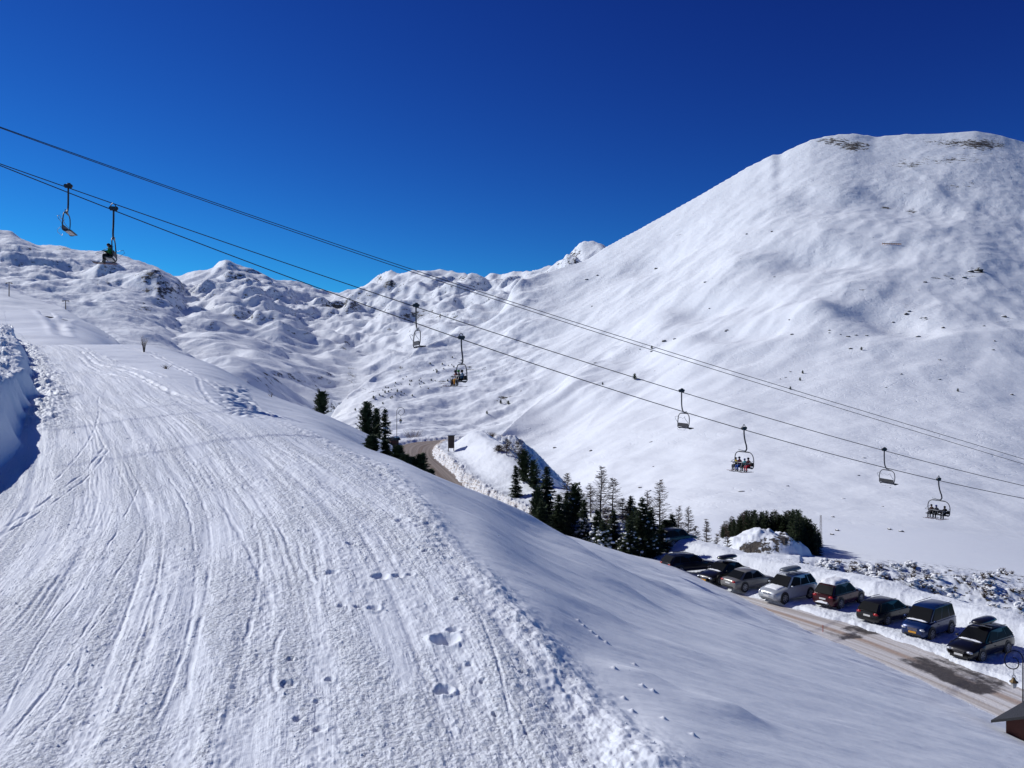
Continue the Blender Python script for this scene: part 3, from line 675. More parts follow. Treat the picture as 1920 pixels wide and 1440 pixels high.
#@@OBJECTS
# ------------------------------------------------------------------ plain materials
M_steel = mat('dark_steel', base=(.055, .055, .06), rough=.5, metal=.4, var=.2)
M_cable = mat('cable_steel', base=(.03, .03, .035), rough=.6, metal=.2, var=.2)
M_galv = mat('galvanised_steel', base=(.32, .33, .35), rough=.45, metal=.7, var=.15)
M_seat = mat('seat_plastic', base=(.03, .03, .033), rough=.6, var=.2)
M_slab = mat('seat_underside', base=(.40, .40, .41), rough=.7, var=.2)
M_needle = mat('conifer_needles', base=(.040, .058, .028), rough=.75, spec=.2, var=.45, vscale=1.3)
M_needle2 = mat('pine_needles', base=(.048, .070, .034), rough=.75, spec=.2, var=.45, vscale=1.6)
M_bark = mat('bark', base=(.075, .055, .042), rough=.9, var=.35, vscale=6)
M_twig = mat('bare_twigs', base=(.12, .085, .062), rough=.9, spec=.1, var=.4, vscale=3)
M_twig2 = mat('grey_twigs', base=(.16, .125, .105), rough=.9, spec=.1, var=.3, vscale=3)
M_rock = mat('rock', base=(.075, .068, .062), rough=.9, spec=.2, var=.5, vscale=1.2, bump=.08, bscale=5)
M_iron = mat('cast_iron', base=(.012, .012, .014), rough=.6, spec=.2, var=.2)
M_brass = mat('aged_brass', base=(.16, .11, .05), rough=.4, metal=.6, var=.3)
M_lglass = mat('lantern_glass', base=(.55, .55, .52), rough=.15, var=.1)
M_redp = mat('red_pole', base=(.40, .06, .03), rough=.5, var=.15)
M_slate = mat('slate_roof', base=(.02, .021, .024), rough=.6, var=.3, vscale=5, bump=.02)
M_redwall = mat('red_brown_boards', base=(.085, .022, .014), rough=.7, var=.25, vscale=4, bump=.01)
M_wood = mat('weathered_wood', base=(.060, .042, .032), rough=.85, var=.35, vscale=4, bump=.01)
M_pylon = mat('pylon_paint', base=(.26, .20, .16), rough=.7, var=.2)
rnd = random.Random(7)

# ------------------------------------------------------------------ lift cables
def cable_fn(y0, k, tab):
    P = [(u, v) for u, v in tab]
    pts = []
    for u, v in P:
        a = (u-960)/F; y = y0/(1-k*a); pts.append((a*y, y, (720-v)/F*y))
    A = np.array(pts); A = A[np.argsort(A[:, 0])]
    c = np.polyfit(A[:, 0], A[:, 2], 3)
    xs = np.linspace(A[0, 0]-14, A[-1, 0]+22, 90)
    def z(x):
        lo, hi = A[0, 0], A[-1, 0]; xx = min(max(x, lo), hi); s = np.polyval(np.polyder(c), xx)
        return float(np.polyval(c, xx)+s*(x-xx))
    return xs, (lambda x: (x, y0+k*x, z(x)))
ROPE_E = [(0, 307), (60, 329), (128, 352), (300, 412), (600, 514), (780, 577), (1200, 711), (1278, 735), (1658, 845), (1920, 911)]
ROPE_L = [(0, 311), (60, 334), (213, 392), (300, 430), (600, 541), (865, 637), (1200, 746), (1395, 805), (1760, 902), (1920, 934)]
ROPE_P = [(0, 241), (300, 342), (600, 447), (750, 502), (1000, 580), (1200, 650), (1460, 724), (1719, 804), (1920, 866)]
xe, fe = cable_fn(77.6, .362, ROPE_E); xl, fl = cable_fn(71.6, .362, ROPE_L)
xp, fp = cable_fn(66.0, .42, ROPE_P)
def cable(name, xs, fn, r, label, off=None):
    o0 = fn(0)
    m = MB(); m.tube([Vector(fn(x))+Vector(off(x) if off else (0, 0, 0))-Vector(o0) for x in xs], r, 6)
    o = m.build(name, M_cable, smooth=True, loc=o0); tag(o, label, 'cable'); return o
tag(cable('lift_cable', xe, fe, .036, 'black chairlift cable carrying the empty chairs, upper one of the chair cables'), group='steel cables across the valley')
tag(cable('lift_cable', xl, fl, .036, 'black chairlift cable carrying the chairs with skiers, lowest cable of all'), group='steel cables across the valley')
tag(cable('overhead_cable', xp, fp, .025, 'topmost thin black cable high above the chairs, upper strand of the close pair', lambda x: (0, 0, .02+.0028*(x+30))), group='steel cables across the valley')
tag(cable('overhead_cable', xp, fp, .025, 'thin black cable just beneath the topmost one, lower strand of the close pair', lambda x: (0, 0, -.05-.0028*(x+30))), group='steel cables across the valley')

# ------------------------------------------------------------------ chairs
def make_chair(loaded):
    root = empty('chairlift_chair', (0, 0, 0))
    sy = 1 if loaded else -1
    m = MB()     # grip: a jaw on the rope with two sheaves and a lever
    m.box((0, 0, .05), (.50, .12, .14)); m.box((.0, 0, .20), (.30, .16, .16))
    for x in (-.19, .19):
        m.tube([(x, -.09, .16), (x, .09, .16)], .13, 12)
    if loaded: m.tube([(-.22, 0, .1), (-.10, 0, .42), (.05, .05, .52), (.16, .06, .40), (.24, .05, .12)], .035, 6)
    else: m.tube([(-.28, 0, .12), (.0, .03, .36), (.30, .03, .12)], .045, 6); m.box((.05, 0, .3), (.22, .14, .16))
    m.build('grip', M_steel, root)
    m = MB()
    if loaded: path = [(0, 0, 0), (0, .02, -.5), (0, .16, -1.1), (0, .34, -1.6), (0, .36, -1.85), (0, .22, -2.02), (0, 0, -2.06)]; cy = 0
    else: path = [(0, 0, 0), (0, 0, -.7), (0, -.03, -1.3), (0, -.14, -1.7), (0, -.34, -1.95), (0, -.5, -2.04)]; cy = -.5
    P = [tuple(q) for q in spline3(path, 4)]
    m.tube(P, .068, 8); m.build('hanger', M_steel, root, smooth=True)
    m = MB(); m.box((0, cy, -2.06), (.16, .34, .14)); m.tube([(.0, cy-.1, -2.02), (.0, cy+(.75 if loaded else -.6)*sy*-1, -1.98+.04)], .045, 6)
    m.build('crosshead', M_galv, root)
    W = 1.28
    m = MB()
    loop = [(.0, -W*.10, -2.12), (0, -W*.60, -2.14), (0, -W*.86, -2.32), (-.02, -W, -2.75), (-.05, -W*.98, -3.2), (-.08, -W*.93, -3.52), (.0, -W*.92, -3.62), (.46, -W*.92, -3.56)]
    for k in (-1, 1):
        q = [tuple(a) for a in spline3([(x, cy+y*k, z) for x, y, z in loop], 3)]
        m.tube(q, .044, 6)
    m.tube([(.0, cy-W*.6, -2.14), (.0, cy+W*.6, -2.14)], .044, 6)
    m.build('frame', M_steel, root, smooth=True)
    m = MB()
    m.box((.22, cy, -3.56), (.52, 2*W*.90, .055)); m.box((.50, cy, -3.585), (.07, 2*W*.90, .06))
    for k in (-.5, 0, .5): m.box((.22, cy+k*W*1.6, -3.60), (.5, .06, .05))
    m.mi = 1; m.box((.24, cy, -3.6285), (.40, 2*W*.82, .012))
    m.build('seat', [M_seat, M_slab], root)
    m = MB(); m.box((-.10, cy, -3.30), (.045, 2*W*.90, .34), None); m.tube([(-.12, cy-W*.93, -3.12), (-.12, cy+W*.93, -3.12)], .025, 6)
    m.build('backrest', M_seat, root)
    m = MB()     # safety bar: raised behind the head when empty, closed over the knees when occupied
    if loaded:
        for k in (-1, 1): m.tube([(-.12, cy+k*W*.96, -2.85), (.20, cy+k*W*1.0, -2.98), (.52, cy+k*W*.98, -3.12)], .02, 5)
        m.tube([(.52, cy-W*.98, -3.12), (.52, cy+W*.98, -3.12)], .026, 6)
        m.tube([(-.12, cy-W*.96, -2.85), (-.55, cy-W*.97, -2.72), (-.62, cy-W*.96, -2.95), (-.30, cy-W*.95, -3.20)], .018, 5)
        m.build('safety_bar', M_galv, root, smooth=True)
        m = MB()
        for y in (-.85, -.28, .28, .85):
            m.tube([(.52, cy+y, -3.12), (.62, cy+y, -3.6), (.66, cy+y, -4.0)], .016, 5); m.tube([(.66, cy+y-.16, -4.0), (.66, cy+y+.16, -4.0)], .022, 5)
        m.build('footrest', M_galv, root, smooth=True)
    else:
        for k in (-1, 1): m.tube([(-.10, cy+k*W*.93, -3.05), (-.34, cy+k*W*.90, -2.75), (-.45, cy+k*W*.84, -2.5), (-.3, cy+k*W*.7, -2.42)], .02, 5)
        m.tube([(-.3, cy-W*.7, -2.42), (-.34, cy-W*.35, -2.62), (-.36, cy, -2.52), (-.34, cy+W*.35, -2.62), (-.3, cy+W*.7, -2.42)], .02, 5)
        m.build('safety_bar', M_galv, root, smooth=True)
        m = MB(); m.tube([(-.15, cy-W*.93, -3.3), (-.42, cy-W*.93, -3.6), (-.42, cy-W*.8, -3.76), (-.42, cy+W*.35, -3.78), (-.42, cy+W*.5, -3.6)], .016, 5)
        m.build('footrest', M_galv, root, smooth=True)
    return root
def spline3(pts, k=4):
    P = np.array(pts, float); s = np.r_[0, np.cumsum(np.linalg.norm(P[1:]-P[:-1], axis=1))]
    q = np.linspace(0, s[-1], (len(P)-1)*k+1)
    return np.array([_herm(s, P[:, i], q) for i in range(3)]).T
UP = math.atan2(-.34, -.94); DN = math.atan2(.34, .94)
def at_rope(u, y0, fn):
    a = (u-960)/F; y = y0/(1-.362*a); return fn(a*y)
empt = make_chair(False); load = make_chair(True)
E_CH = [(128, 'empty chairlift chair seen edge-on in the blue sky, farthest left of all chairs', -.05), (780, 'empty chairlift chair hanging next to the chair with the orange trousered skier', 0.0),
        (1278, 'empty chairlift chair before the white mountainside, just above the chair carrying four skiers', -.10), (1658, 'empty chairlift chair farthest down the line on the right', -.12)]
L_CH = [(213, 'chairlift chair with a green jacketed skier seen from the side, highest of the occupied chairs', 0.0), (865, 'chairlift chair with three skiers, one in bright orange trousers', .05),
        (1395, 'chairlift chair filled with four colourful skiers', .12), (1760, 'chairlift chair with three darkly dressed skiers, lowest on the line', .12)]
chairs = []
for i, (u, lb, yw) in enumerate(E_CH):
    o = empt if i == 0 else copy_tree(empt)
    o.location = at_rope(u, 77.6, fe); o.rotation_euler = (0, 0, DN+yw); tag(o, lb, 'chairlift chair', 'chairs hanging from the lift cables')
for i, (u, lb, yw) in enumerate(L_CH):
    o = load if i == 0 else copy_tree(load)
    o.location = at_rope(u, 71.6, fl); o.rotation_euler = (0, 0, UP+yw); tag(o, lb, 'chairlift chair', 'chairs hanging from the lift cables'); chairs.append(o)

# ------------------------------------------------------------------ skiers (skinned skeletons, seated)
def skin_body(verts, edges, radii):
    me = bpy.data.meshes.new('skeleton'); me.from_pydata(verts, edges, []); ob = bpy.data.objects.new('skeleton', me); col.objects.link(ob)
    md = ob.modifiers.new('skin', 'SKIN'); md.use_smooth_shade = True
    sv_ = me.skin_vertices[0].data
    for i, r in enumerate(radii):
        sv_[i].radius = (r, r) if not isinstance(r, tuple) else r; sv_[i].use_root = (i == 0)
    sb = ob.modifiers.new('sub', 'SUBSURF'); sb.levels = 1
    dg = bpy.context.evaluated_depsgraph_get(); ev = ob.evaluated_get(dg)
    m2 = bpy.data.meshes.new_from_object(ev); bpy.data.objects.remove(ob); bpy.data.meshes.remove(me)
    return m2
def person_mesh(lean, arm, turn):
    V = [(0, 0, .12), (0, 0, .28), (-.02+lean*.5, 0, .45), (-.02+lean, 0, .56), (lean, 0, .66), (.03+lean, turn*.02, .76), (.04+lean, turn*.03, .84)]
    Rr = [(.15, .13), (.145, .12), (.165, .13), (.13, .11), .055, (.085, .09), (.07, .075)]
    E = [(i, i+1) for i in range(6)]
    def chain(start, pts, rs):
        p = start
        for q, r in zip(pts, rs):
            V.append(q); Rr.append(r); E.append((p, len(V)-1)); p = len(V)-1
        return p
    for s in (-1, 1):
        ax = .30+arm*(.18 if s > 0 else .1)
        h = chain(3, [(lean-.02, s*.19, .55), (.06+lean*.6, s*.25, .36), (ax-.06, s*.19, .34), (ax, s*.17, .36)], [.075, .06, .045, .040])
        for k, (dy, L) in enumerate(((-.030, .060), (-.010, .072), (.010, .068), (.030, .050))):      # fingers closed over the bar
            chain(h, [(ax+.045, s*.17+dy, .375), (ax+.045+L*.5, s*.17+dy, .345)], [.012, .010])
        chain(h, [(ax+.02, s*.13, .34)], [.013])                                                        # thumb
        chain(0, [(.05, s*.11, .10), (.46, s*.13, .12), (.44, s*.13, -.18), (.42, s*.13, -.36), (.55, s*.13, -.40)], [.11, .085, .07, .065, .055])
    V.append((.115+lean, turn*.04, .775)); Rr.append(.018); E.append((5, len(V)-1))                     # nose
    return skin_body(V, E, Rr)
_pm = [person_mesh(.03, 0, 0), person_mesh(.10, 1, 1), person_mesh(-.01, .5, -1)]
_cm = {}
def cloth(c, nm):
    if c not in _cm: _cm[c] = mat(nm, base=c, rough=.75, spec=.2, var=.18, vscale=6)
    return _cm[c]
M_skin = mat('skin', base=(.45, .26, .18), rough=.6, var=.1); M_boot = mat('ski_boot', base=(.05, .05, .055), rough=.4, var=.2); M_glove = mat('glove', base=(.02, .02, .022), rough=.8)
M_gog = mat('goggles', base=(.04, .03, .02), rough=.15, spec=.8)
def person(chair, y, pose, jacket, trousers, helmet, skis, label, sc_=1.0):
    me = _pm[pose].copy(); me.materials.clear()
    for m in (cloth(jacket, 'jacket'), cloth(trousers, 'trousers'), M_boot, M_glove, M_skin): me.materials.append(m)
    lean = (.03, .10, -.01)[pose]
    for p in me.polygons:
        c = p.center
        if c.z > .69: k = 4
        elif c.x > .25+0 and c.z > .29: k = 3
        elif c.z < -.27: k = 2
        elif c.z < .2: k = 1
        else: k = 0
        p.material_index = k; p.use_smooth = True
    o = bpy.data.objects.new('person', me); col.objects.link(o)
    M = Matrix.Rotation(chair.rotation_euler.z, 4, 'Z')
    o.location = Vector(chair.location)+M @ Vector((.12, y, -3.53)); o.rotation_euler = (0, 0, chair.rotation_euler.z); o.scale = (sc_,)*3
    tag(o, label, 'person', 'skiers riding the chairlift')
    m = MB(); m.blob((.02+lean, 0, .835), (.125, .115, .115), 1, 12, 8, 0); m.box((.10+lean, 0, .80), (.05, .16, .02)); m.build('helmet', cloth(helmet, 'helmet_shell'), o, smooth=True)
    m = MB(); m.tube([(.095+lean, -.07, .80), (.125+lean, -.03, .80), (.125+lean, .03, .80), (.095+lean, .07, .80)], .032, 6); m.build('goggles', M_gog, o, smooth=True)
    for s in (-1, 1):
        m = MB(); pts = [(-.42, s*.13, -.47), (-.3, s*.13, -.475), (.9, s*.13, -.475), (1.12, s*.13, -.45), (1.22, s*.13, -.40)]
        m.loft([[(x, yy-.04, z), (x, yy+.04, z), (x, yy+.04, z+.022), (x, yy-.04, z+.022)] for x, yy, z in pts]); m.build('ski', cloth(skis, 'ski_base'), o)
    m = MB(); m.tube([(.30, .24, .38), (.95, .30, .12)], .012, 5); m.tube([(.90, .30, .14), (.905, .30, .138)], .05, 8); m.build('ski_pole', M_galv, o)
    return o
BLK = (.015, .015, .018); NVY = (.02, .03, .07)
c = chairs[0]
person(c, .95, 1, (.02, .16, .04), (.022, .02, .02), BLK, (.05, .035, .03), 'skier in a green jacket nearest the camera on the chair high in the sky')
person(c, .32, 0, (.10, .05, .03), (.03, .025, .02), BLK, (.22, .08, .04), 'skier behind the green jacketed one on the chair high in the sky')
c = chairs[1]
person(c, -.85, 1, (.10, .018, .025), BLK, (.02, .02, .022), (.12, .06, .04), 'skier in a dark red jacket and black trousers beside the orange trousers')
person(c, -.2, 0, (.025, .03, .035), (.62, .26, .01), (.06, .34, .05), (.30, .05, .03), 'skier with green helmet and bright orange trousers')
person(c, .55, 2, (.03, .10, .20), BLK, BLK, (.05, .05, .06), 'skier in a blue jacket right of the orange trousers')
c = chairs[2]
person(c, -.95, 0, (.45, .33, .03), BLK, BLK, (.25, .05, .03), 'skier in a yellow jacket, first in the row of four', .88)
person(c, -.38, 1, (.09, .02, .04), (.02, .09, .38), NVY, (.05, .05, .06), 'skier in a dark red jacket and blue trousers, second in the row of four')
person(c, .24, 2, (.03, .20, .24), BLK, (.02, .08, .25), (.20, .18, .06), 'small skier in a teal jacket with blue helmet in the row of four', .86)
person(c, .84, 1, (.06, .015, .02), (.50, .015, .03), BLK, (.10, .03, .03), 'skier in bright red trousers at the end of the row of four')
c = chairs[3]
person(c, -.72, 0, (.06, .035, .03), BLK, BLK, (.12, .04, .04), 'skier in a dark brown jacket on the lowest occupied chair')
person(c, -.10, 1, (.02, .022, .035), BLK, (.02, .04, .22), (.12, .04, .04), 'skier with a dark blue helmet in the middle of the lowest occupied chair')
person(c, .80, 2, (.018, .018, .02), BLK, BLK, (.12, .04, .04), 'skier all in black sitting apart at the right of the lowest occupied chair')

# ------------------------------------------------------------------ trees
def conifer(h, r, seed, levels=22, per=8, droop=-.12, kind=0, snow=0.0):
    """trunk + whorls of branches carrying small needle tufts; returns (trunk MB, crown MB, snow MB)"""
    rd = random.Random(seed); T, C, S = MB(), MB(), MB()
    T.tube([(0, 0, -.5), (0, 0, h*.5), (0, 0, h*.98)], [h*.022+.03, h*.013+.02, .012], 7)
    nl = int(levels)
    for i in range(nl):
        f = (i+rd.random()*.6)/nl; zl = h*(.05+.93*f)
        if kind == 0: rr_ = 1.18*r*(1-f)**.8*(.78+.35*rd.random())+.08
        else: rr_ = .98*r*math.sin(math.pi*min(1, (.22+.78*(1-f))**.9*.62))*(.7+.45*rd.random())*(1.05-.5*f)+.05
        n = per if f < .8 else max(4, per-3)
        ph = rd.random()*6.3
        for j in range(n):
            if rd.random() < .07: continue
            a = ph+2*math.pi*j/n+rd.uniform(-.25, .25); L = rr_*rd.uniform(.72, 1.12)
            z = zl+rd.uniform(-.6, .6)*h/nl; L *= rd.uniform(.75, 1.2)
            ca, sa = math.cos(a), math.sin(a); up = (.30+.5*f if kind else droop+.45*f)+rd.uniform(-.12, .12)
            seg = max(4, int(L/.13))
            for k in range(seg):
                q = (k+.7)/seg; x = L*q; zz = z+L*up*q - (.14*L*q*q if not kind else -.25*L*q*q)
                wdt = (.15+.17*L*(1-q)+.04)*rd.uniform(.7, 1.3)
                for s in (-1, 1):
                    e1 = Vector((ca*x, sa*x, zz)); lat = Vector((-sa, ca, 0))*s; fw = Vector((ca, sa, up))
                    tip = e1+lat*wdt+fw*wdt*.8+Vector((0, 0, rd.uniform(-.10, .10)*wdt*4))
                    b2 = e1-fw*(L/seg*.7)+Vector((0, 0, rd.uniform(-.05, .02)))
                    C.add([b2, tip, e1+fw*(L/seg*.8)], [(0, 1, 2)])
                if rd.random() < .8:
                    e1 = Vector((ca*x, sa*x, zz)); d = Vector((rd.uniform(-1, 1), rd.uniform(-1, 1), rd.uniform(-.4, .9)))*wdt
                    d2 = Vector((rd.uniform(-1, 1), rd.uniform(-1, 1), rd.uniform(-.8, .2)))*wdt
                    C.add([e1, e1+d, e1+d2], [(0, 1, 2)])
            tipz = z+L*up-(.14*L if not kind else -.25*L); e1 = Vector((ca*L*.86, sa*L*.86, tipz))
            for s in range(3):
                d = Vector((ca+rd.uniform(-.6, .6), sa+rd.uniform(-.6, .6), rd.uniform(-.2, .7 if kind else .3)))*(.13+.05*L)
                o_ = Vector((-sa, ca, .3))*(.045); C.add([e1-o_, e1+o_, e1+d*1.4], [(0, 1, 2)])
            if snow and f < .62 and rd.random() < snow:
                q = rd.uniform(.55, .95); sx = rd.uniform(.10, .26)
                S.blob((ca*L*q, sa*L*q, z+L*up*q+.02), (sx, sx*rd.uniform(.6, 1), sx*.5), rd.randrange(999), 7, 5, .25)
    C.tube([(0, 0, h*.9), (0, 0, h*1.02)], [.05, .01], 4)
    return T, C, S
def larch(h, r, seed, levels=26):
    rd = random.Random(seed); T, C = MB(), MB()
    bend = rd.uniform(-.03, .03)*h
    T.tube([(0, 0, -.5), (bend*.3, 0, h*.35), (bend, 0, h*.7), (bend*.6, 0, h)], [h*.014+.035, h*.010+.02, h*.005+.014, .008], 6)
    for i in range(levels):
        f = (i+rd.random())/levels; z = h*(.16+.82*f); rr_ = r*(1-f)**.7+.12
        n = 7
        for j in range(n):
            a = rd.random()*6.283; L = 1.5*rr_*rd.uniform(.4, 1.2); z = min(h*.99, h*(.12+.86*rd.random()**.9*1.0)) if j > 2 else z; L = min(L, 1.6*r*max(.06, 1-z/h)**.6); ca, sa = math.cos(a), math.sin(a); up = rd.uniform(-.12, .45)
            p0 = Vector((bend*min(1, z/h/.7), 0, z)); p1 = p0+Vector((ca*L*.5, sa*L*.5, -.04*L)); p2 = p0+Vector((ca*L, sa*L, up*L))
            C.tube([p0, p1, p2], [.028, .021, .012], 3, cap=False)
            for k in range(int(7+L*6)):
                q = rd.uniform(.2, 1); b = p0.lerp(p2, q)+Vector((0, 0, -.04*L*(1-q)))
                d = Vector((ca+rd.uniform(-1.2, 1.2), sa+rd.uniform(-1.2, 1.2), rd.uniform(-.2, .7))).normalized()*rd.uniform(.10, .30)
                o_ = Vector((-d.y, d.x, .2)).normalized()*.017
                C.add([b-o_, b+o_, b+d], [(0, 1, 2)])
    return T, C
def plant_tree(u, vtop, Y, rpx, kind, seed, label, cat='tree', group=None, snow=0.0, zg=None):
    x = (u-960)/F*Y; g = zt(x, Y)-.1 if zg is None else zg; h = max(1.0, (720-vtop)/F*Y-g); r = rpx/F*Y
    if kind == 'larch':
        root = empty('larch_tree', (x, Y, g)); T, C = larch(h, r, seed, max(16, int(h*4))); T.build('trunk', M_bark, root); C.build('branches', M_twig, root)
    else:
        root = empty('fir_tree' if kind == 'fir' else 'pine_tree', (x, Y, g), seed % 6)
        T, C, S = conifer(h, r, seed, max(14, int(h*4.6)), 11, kind=0 if kind == 'fir' else 1, snow=snow)
        T.build('trunk', M_bark, root); C.build('crown', M_needle if kind == 'fir' else M_needle2, root)
        if S.v: tag(S.build('loose_snow', M_snowp, root, smooth=True), kind='stuff')
    tag(root, label, cat, group); return root
TREES = [ # u, v of the top, distance, half width px, kind, snow, label
    (697, 820, 57, 13, 'pine', 0, 'small young pine at the piste edge, farthest left of the edge row'), (723, 825, 57, 9, 'fir', 0, 'slim pointed young fir second from the left along the piste edge'),
    (745, 838, 56, 13, 'pine', 0, 'bushy young pine between the slim fir and the low tuft at the piste edge'), (759, 862, 55, 7, 'pine', 0, 'low dark tuft of pine poking over the piste edge'),
    (772, 859, 58, 9, 'pine', 0, 'short ragged pine left of the last bushy one at the piste edge'), (789, 854, 58, 13, 'pine', 0, 'bushy young pine standing against the brown road bend'),
    (806, 884, 56, 7, 'pine', 0, 'tiny pine top, last of the row beside the brown road'),
    (603, 736, 97, 17, 'pine', 0, 'lone round dark pine standing on the snowy ridge line'), (688, 755, 98, 19, 'pine', 0, 'broad dark pine on the ridge left of the street lamp'),
    (706, 767, 100, 13, 'pine', 0, 'narrower dark pine between the broad pine and the tiered fir'), (722, 766, 96, 13, 'fir', .15, 'tiered fir with spaced branches just left of the street lamp'),
    (950, 822, 128, 13, 'larch', 0, 'bare larch left of its twin above the small fir on the embankment'), (973, 823, 126, 15, 'larch', 0, 'bare larch right of its twin behind the embankment pines'),
    (936, 838, 130, 10, 'larch', 0, 'small bare larch peeping over the embankment crest'),
    (983, 848, 118, 19, 'pine', 0, 'broad dark pine below the bare larches on the embankment'), (1000, 866, 115, 15, 'pine', .1, 'lower pine on the right end of the embankment group'), (967, 872, 113, 11, 'fir', 0, 'small dark fir standing alone on the embankment snow'),
    (1025, 872, 97, 30, 'fir', .02, 'tallest dense dark fir at the left end of the grove by the car park'), (1008, 915, 92, 22, 'pine', 0, 'dark pine filling the foot of the tallest fir'), (1048, 925, 90, 30, 'fir', 0, 'wide dark fir in front of the tallest fir'),
    (1063, 886, 102, 16, 'larch', 0, 'bare larch right behind the tallest fir'), (1078, 912, 97, 25, 'pine', .2, 'dark pine with a little snow right of the tallest fir'), (1095, 935, 90, 15, 'fir', .4, 'small snowy fir at the left of the larches'),
    (1108, 905, 99, 15, 'larch', 0, 'shorter bare larch left of the tallest larch'), (1125, 872, 97, 20, 'larch', 0, 'tallest bare larch in the middle of the grove'), (1148, 894, 98, 18, 'larch', 0, 'thin bare larch right of the tallest larch'),
    (1138, 950, 92, 18, 'larch', 0, 'low twiggy larch beneath the tallest larch'), (1168, 935, 96, 15, 'larch', 0, 'twiggy larch between the grove centre and the snowy fir'), (1120, 955, 88, 22, 'fir', .6, 'snow laden low fir beneath the tallest larch'),
    (1183, 930, 97, 12, 'fir', .3, 'narrow fir behind the big snow dotted fir'), (1205, 932, 87, 34, 'fir', .22, 'big dark fir dotted with snow clumps beside the parked cars'), (1180, 968, 85, 22, 'fir', .4, 'squat snowy fir in front of the big snow dotted fir'),
    (1015, 935, 88, 24, 'fir', 0, 'squat dark fir at the very left edge of the grove'), (1062, 925, 94, 24, 'fir', 0, 'dark fir filling the gap behind the wide fir'),
    (1150, 955, 90, 20, 'fir', .25, 'low dark fir between the larches and the snow dotted fir'), (1130, 975, 84, 20, 'fir', .7, 'snow covered bush-like fir at the foot of the larches'),
    (1220, 950, 88, 26, 'fir', .15, 'dark fir leaning against the right side of the snow dotted fir'), (1190, 950, 92, 22, 'fir', .1, 'dark fir close behind the left side of the snow dotted fir'),
    (1248, 975, 94, 18, 'fir', 0, 'dark fir under the feathery larch'), (1300, 1005, 100, 12, 'fir', 0, 'tiny dark fir at the right end of the grove'),
    (1213, 918, 99, 12, 'larch', 0, 'thin bare larch behind the big snow dotted fir'), (1237, 899, 96, 19, 'larch', 0, 'tall feathery larch right of the big snow dotted fir'), (1260, 965, 98, 15, 'fir', 0, 'dark narrow fir right of the feathery larch'),
    (1240, 985, 90, 18, 'fir', .2, 'dark fir directly behind the leftmost parked cars'),
    (1273, 948, 103, 13, 'larch', 0, 'thin bare larch behind the cars, left one of a close pair'), (1289, 949, 103, 13, 'larch', 0, 'thin bare larch behind the cars, right one of a close pair'), (1306, 985, 102, 12, 'larch', 0, 'small bare larch between the close pair and the outcrop larches'),
    (1324, 972, 106, 12, 'larch', 0, 'bare larch near the left end of the small wood'), (1345, 1000, 104, 10, 'larch', 0, 'short bare larch in front of the small wood'), (1366, 995, 106, 11, 'larch', 0, 'short bare larch left of the snowy rock outcrop'), (1275, 1000, 100, 14, 'fir', 0, 'low dark fir under the close pair of larches')]
for i, (u, v, Y, rp, k, sn, lb) in enumerate(TREES):
    plant_tree(u, v, Y, rp, k, 100+i, lb, group='trees growing around the road and car park', snow=sn)
# the small wood round the rock outcrop: individual trees, copies of five
wood = []
for k in range(6):
    r0 = empty('wood_tree', (0, 0, 0)); T, C, S = conifer(6.5, 1.15, 900+k, 17, 8, kind=0 if k % 3 else 1); T.build('trunk', M_bark, r0); C.build('crown', M_needle, r0); wood.append(r0)
for k in (1, 4):
    for c in list(wood[k].children): bpy.data.objects.remove(c)
    T, C = larch(6.5, 1.5, 950+k, 26); T.build('trunk', M_bark, wood[k]); C.build('branches', M_twig, wood[k])
wtop = [(1340, 1005), (1358, 978), (1380, 962), (1400, 957), (1480, 954), (1500, 955), (1520, 972), (1540, 1000)]
rd = random.Random(5); nw = 0
for i in range(128):
    if i < 92: u = rd.uniform(1350, 1490); Y = rd.uniform(149, 166)
    else: u = rd.uniform(1484, 1538); Y = rd.uniform(139, 158)
    vt = np.interp(u, *zip(*wtop))+rd.uniform(-2, 20)*(1 if i < 92 else .6)
    x = (u-960)/F*Y; g = zt(x, Y)-.3; h = (720-vt)/F*Y-g
    if h < 2: continue
    kk = nw if nw < 6 else (rd.choice((1, 4)) if u < 1400 and rd.random() < .45 else rd.choice((0, 2, 3, 5)))
    o = wood[nw] if nw < 6 else copy_tree(wood[kk]); s_ = h/6.6
    o.location = (x, Y, g); o.rotation_euler = (0, 0, rd.random()*6); o.scale = (min(1.25, s_*1.15), min(1.25, s_*1.15), s_)
    tag(o, 'bare brownish larch of the little wood around the snowy rock outcrop' if kk in (1, 4) else 'dark conifer of the dense little wood around the snowy rock outcrop', 'tree', 'bare larches of the little wood' if kk in (1, 4) else 'conifers of the little wood'); nw += 1
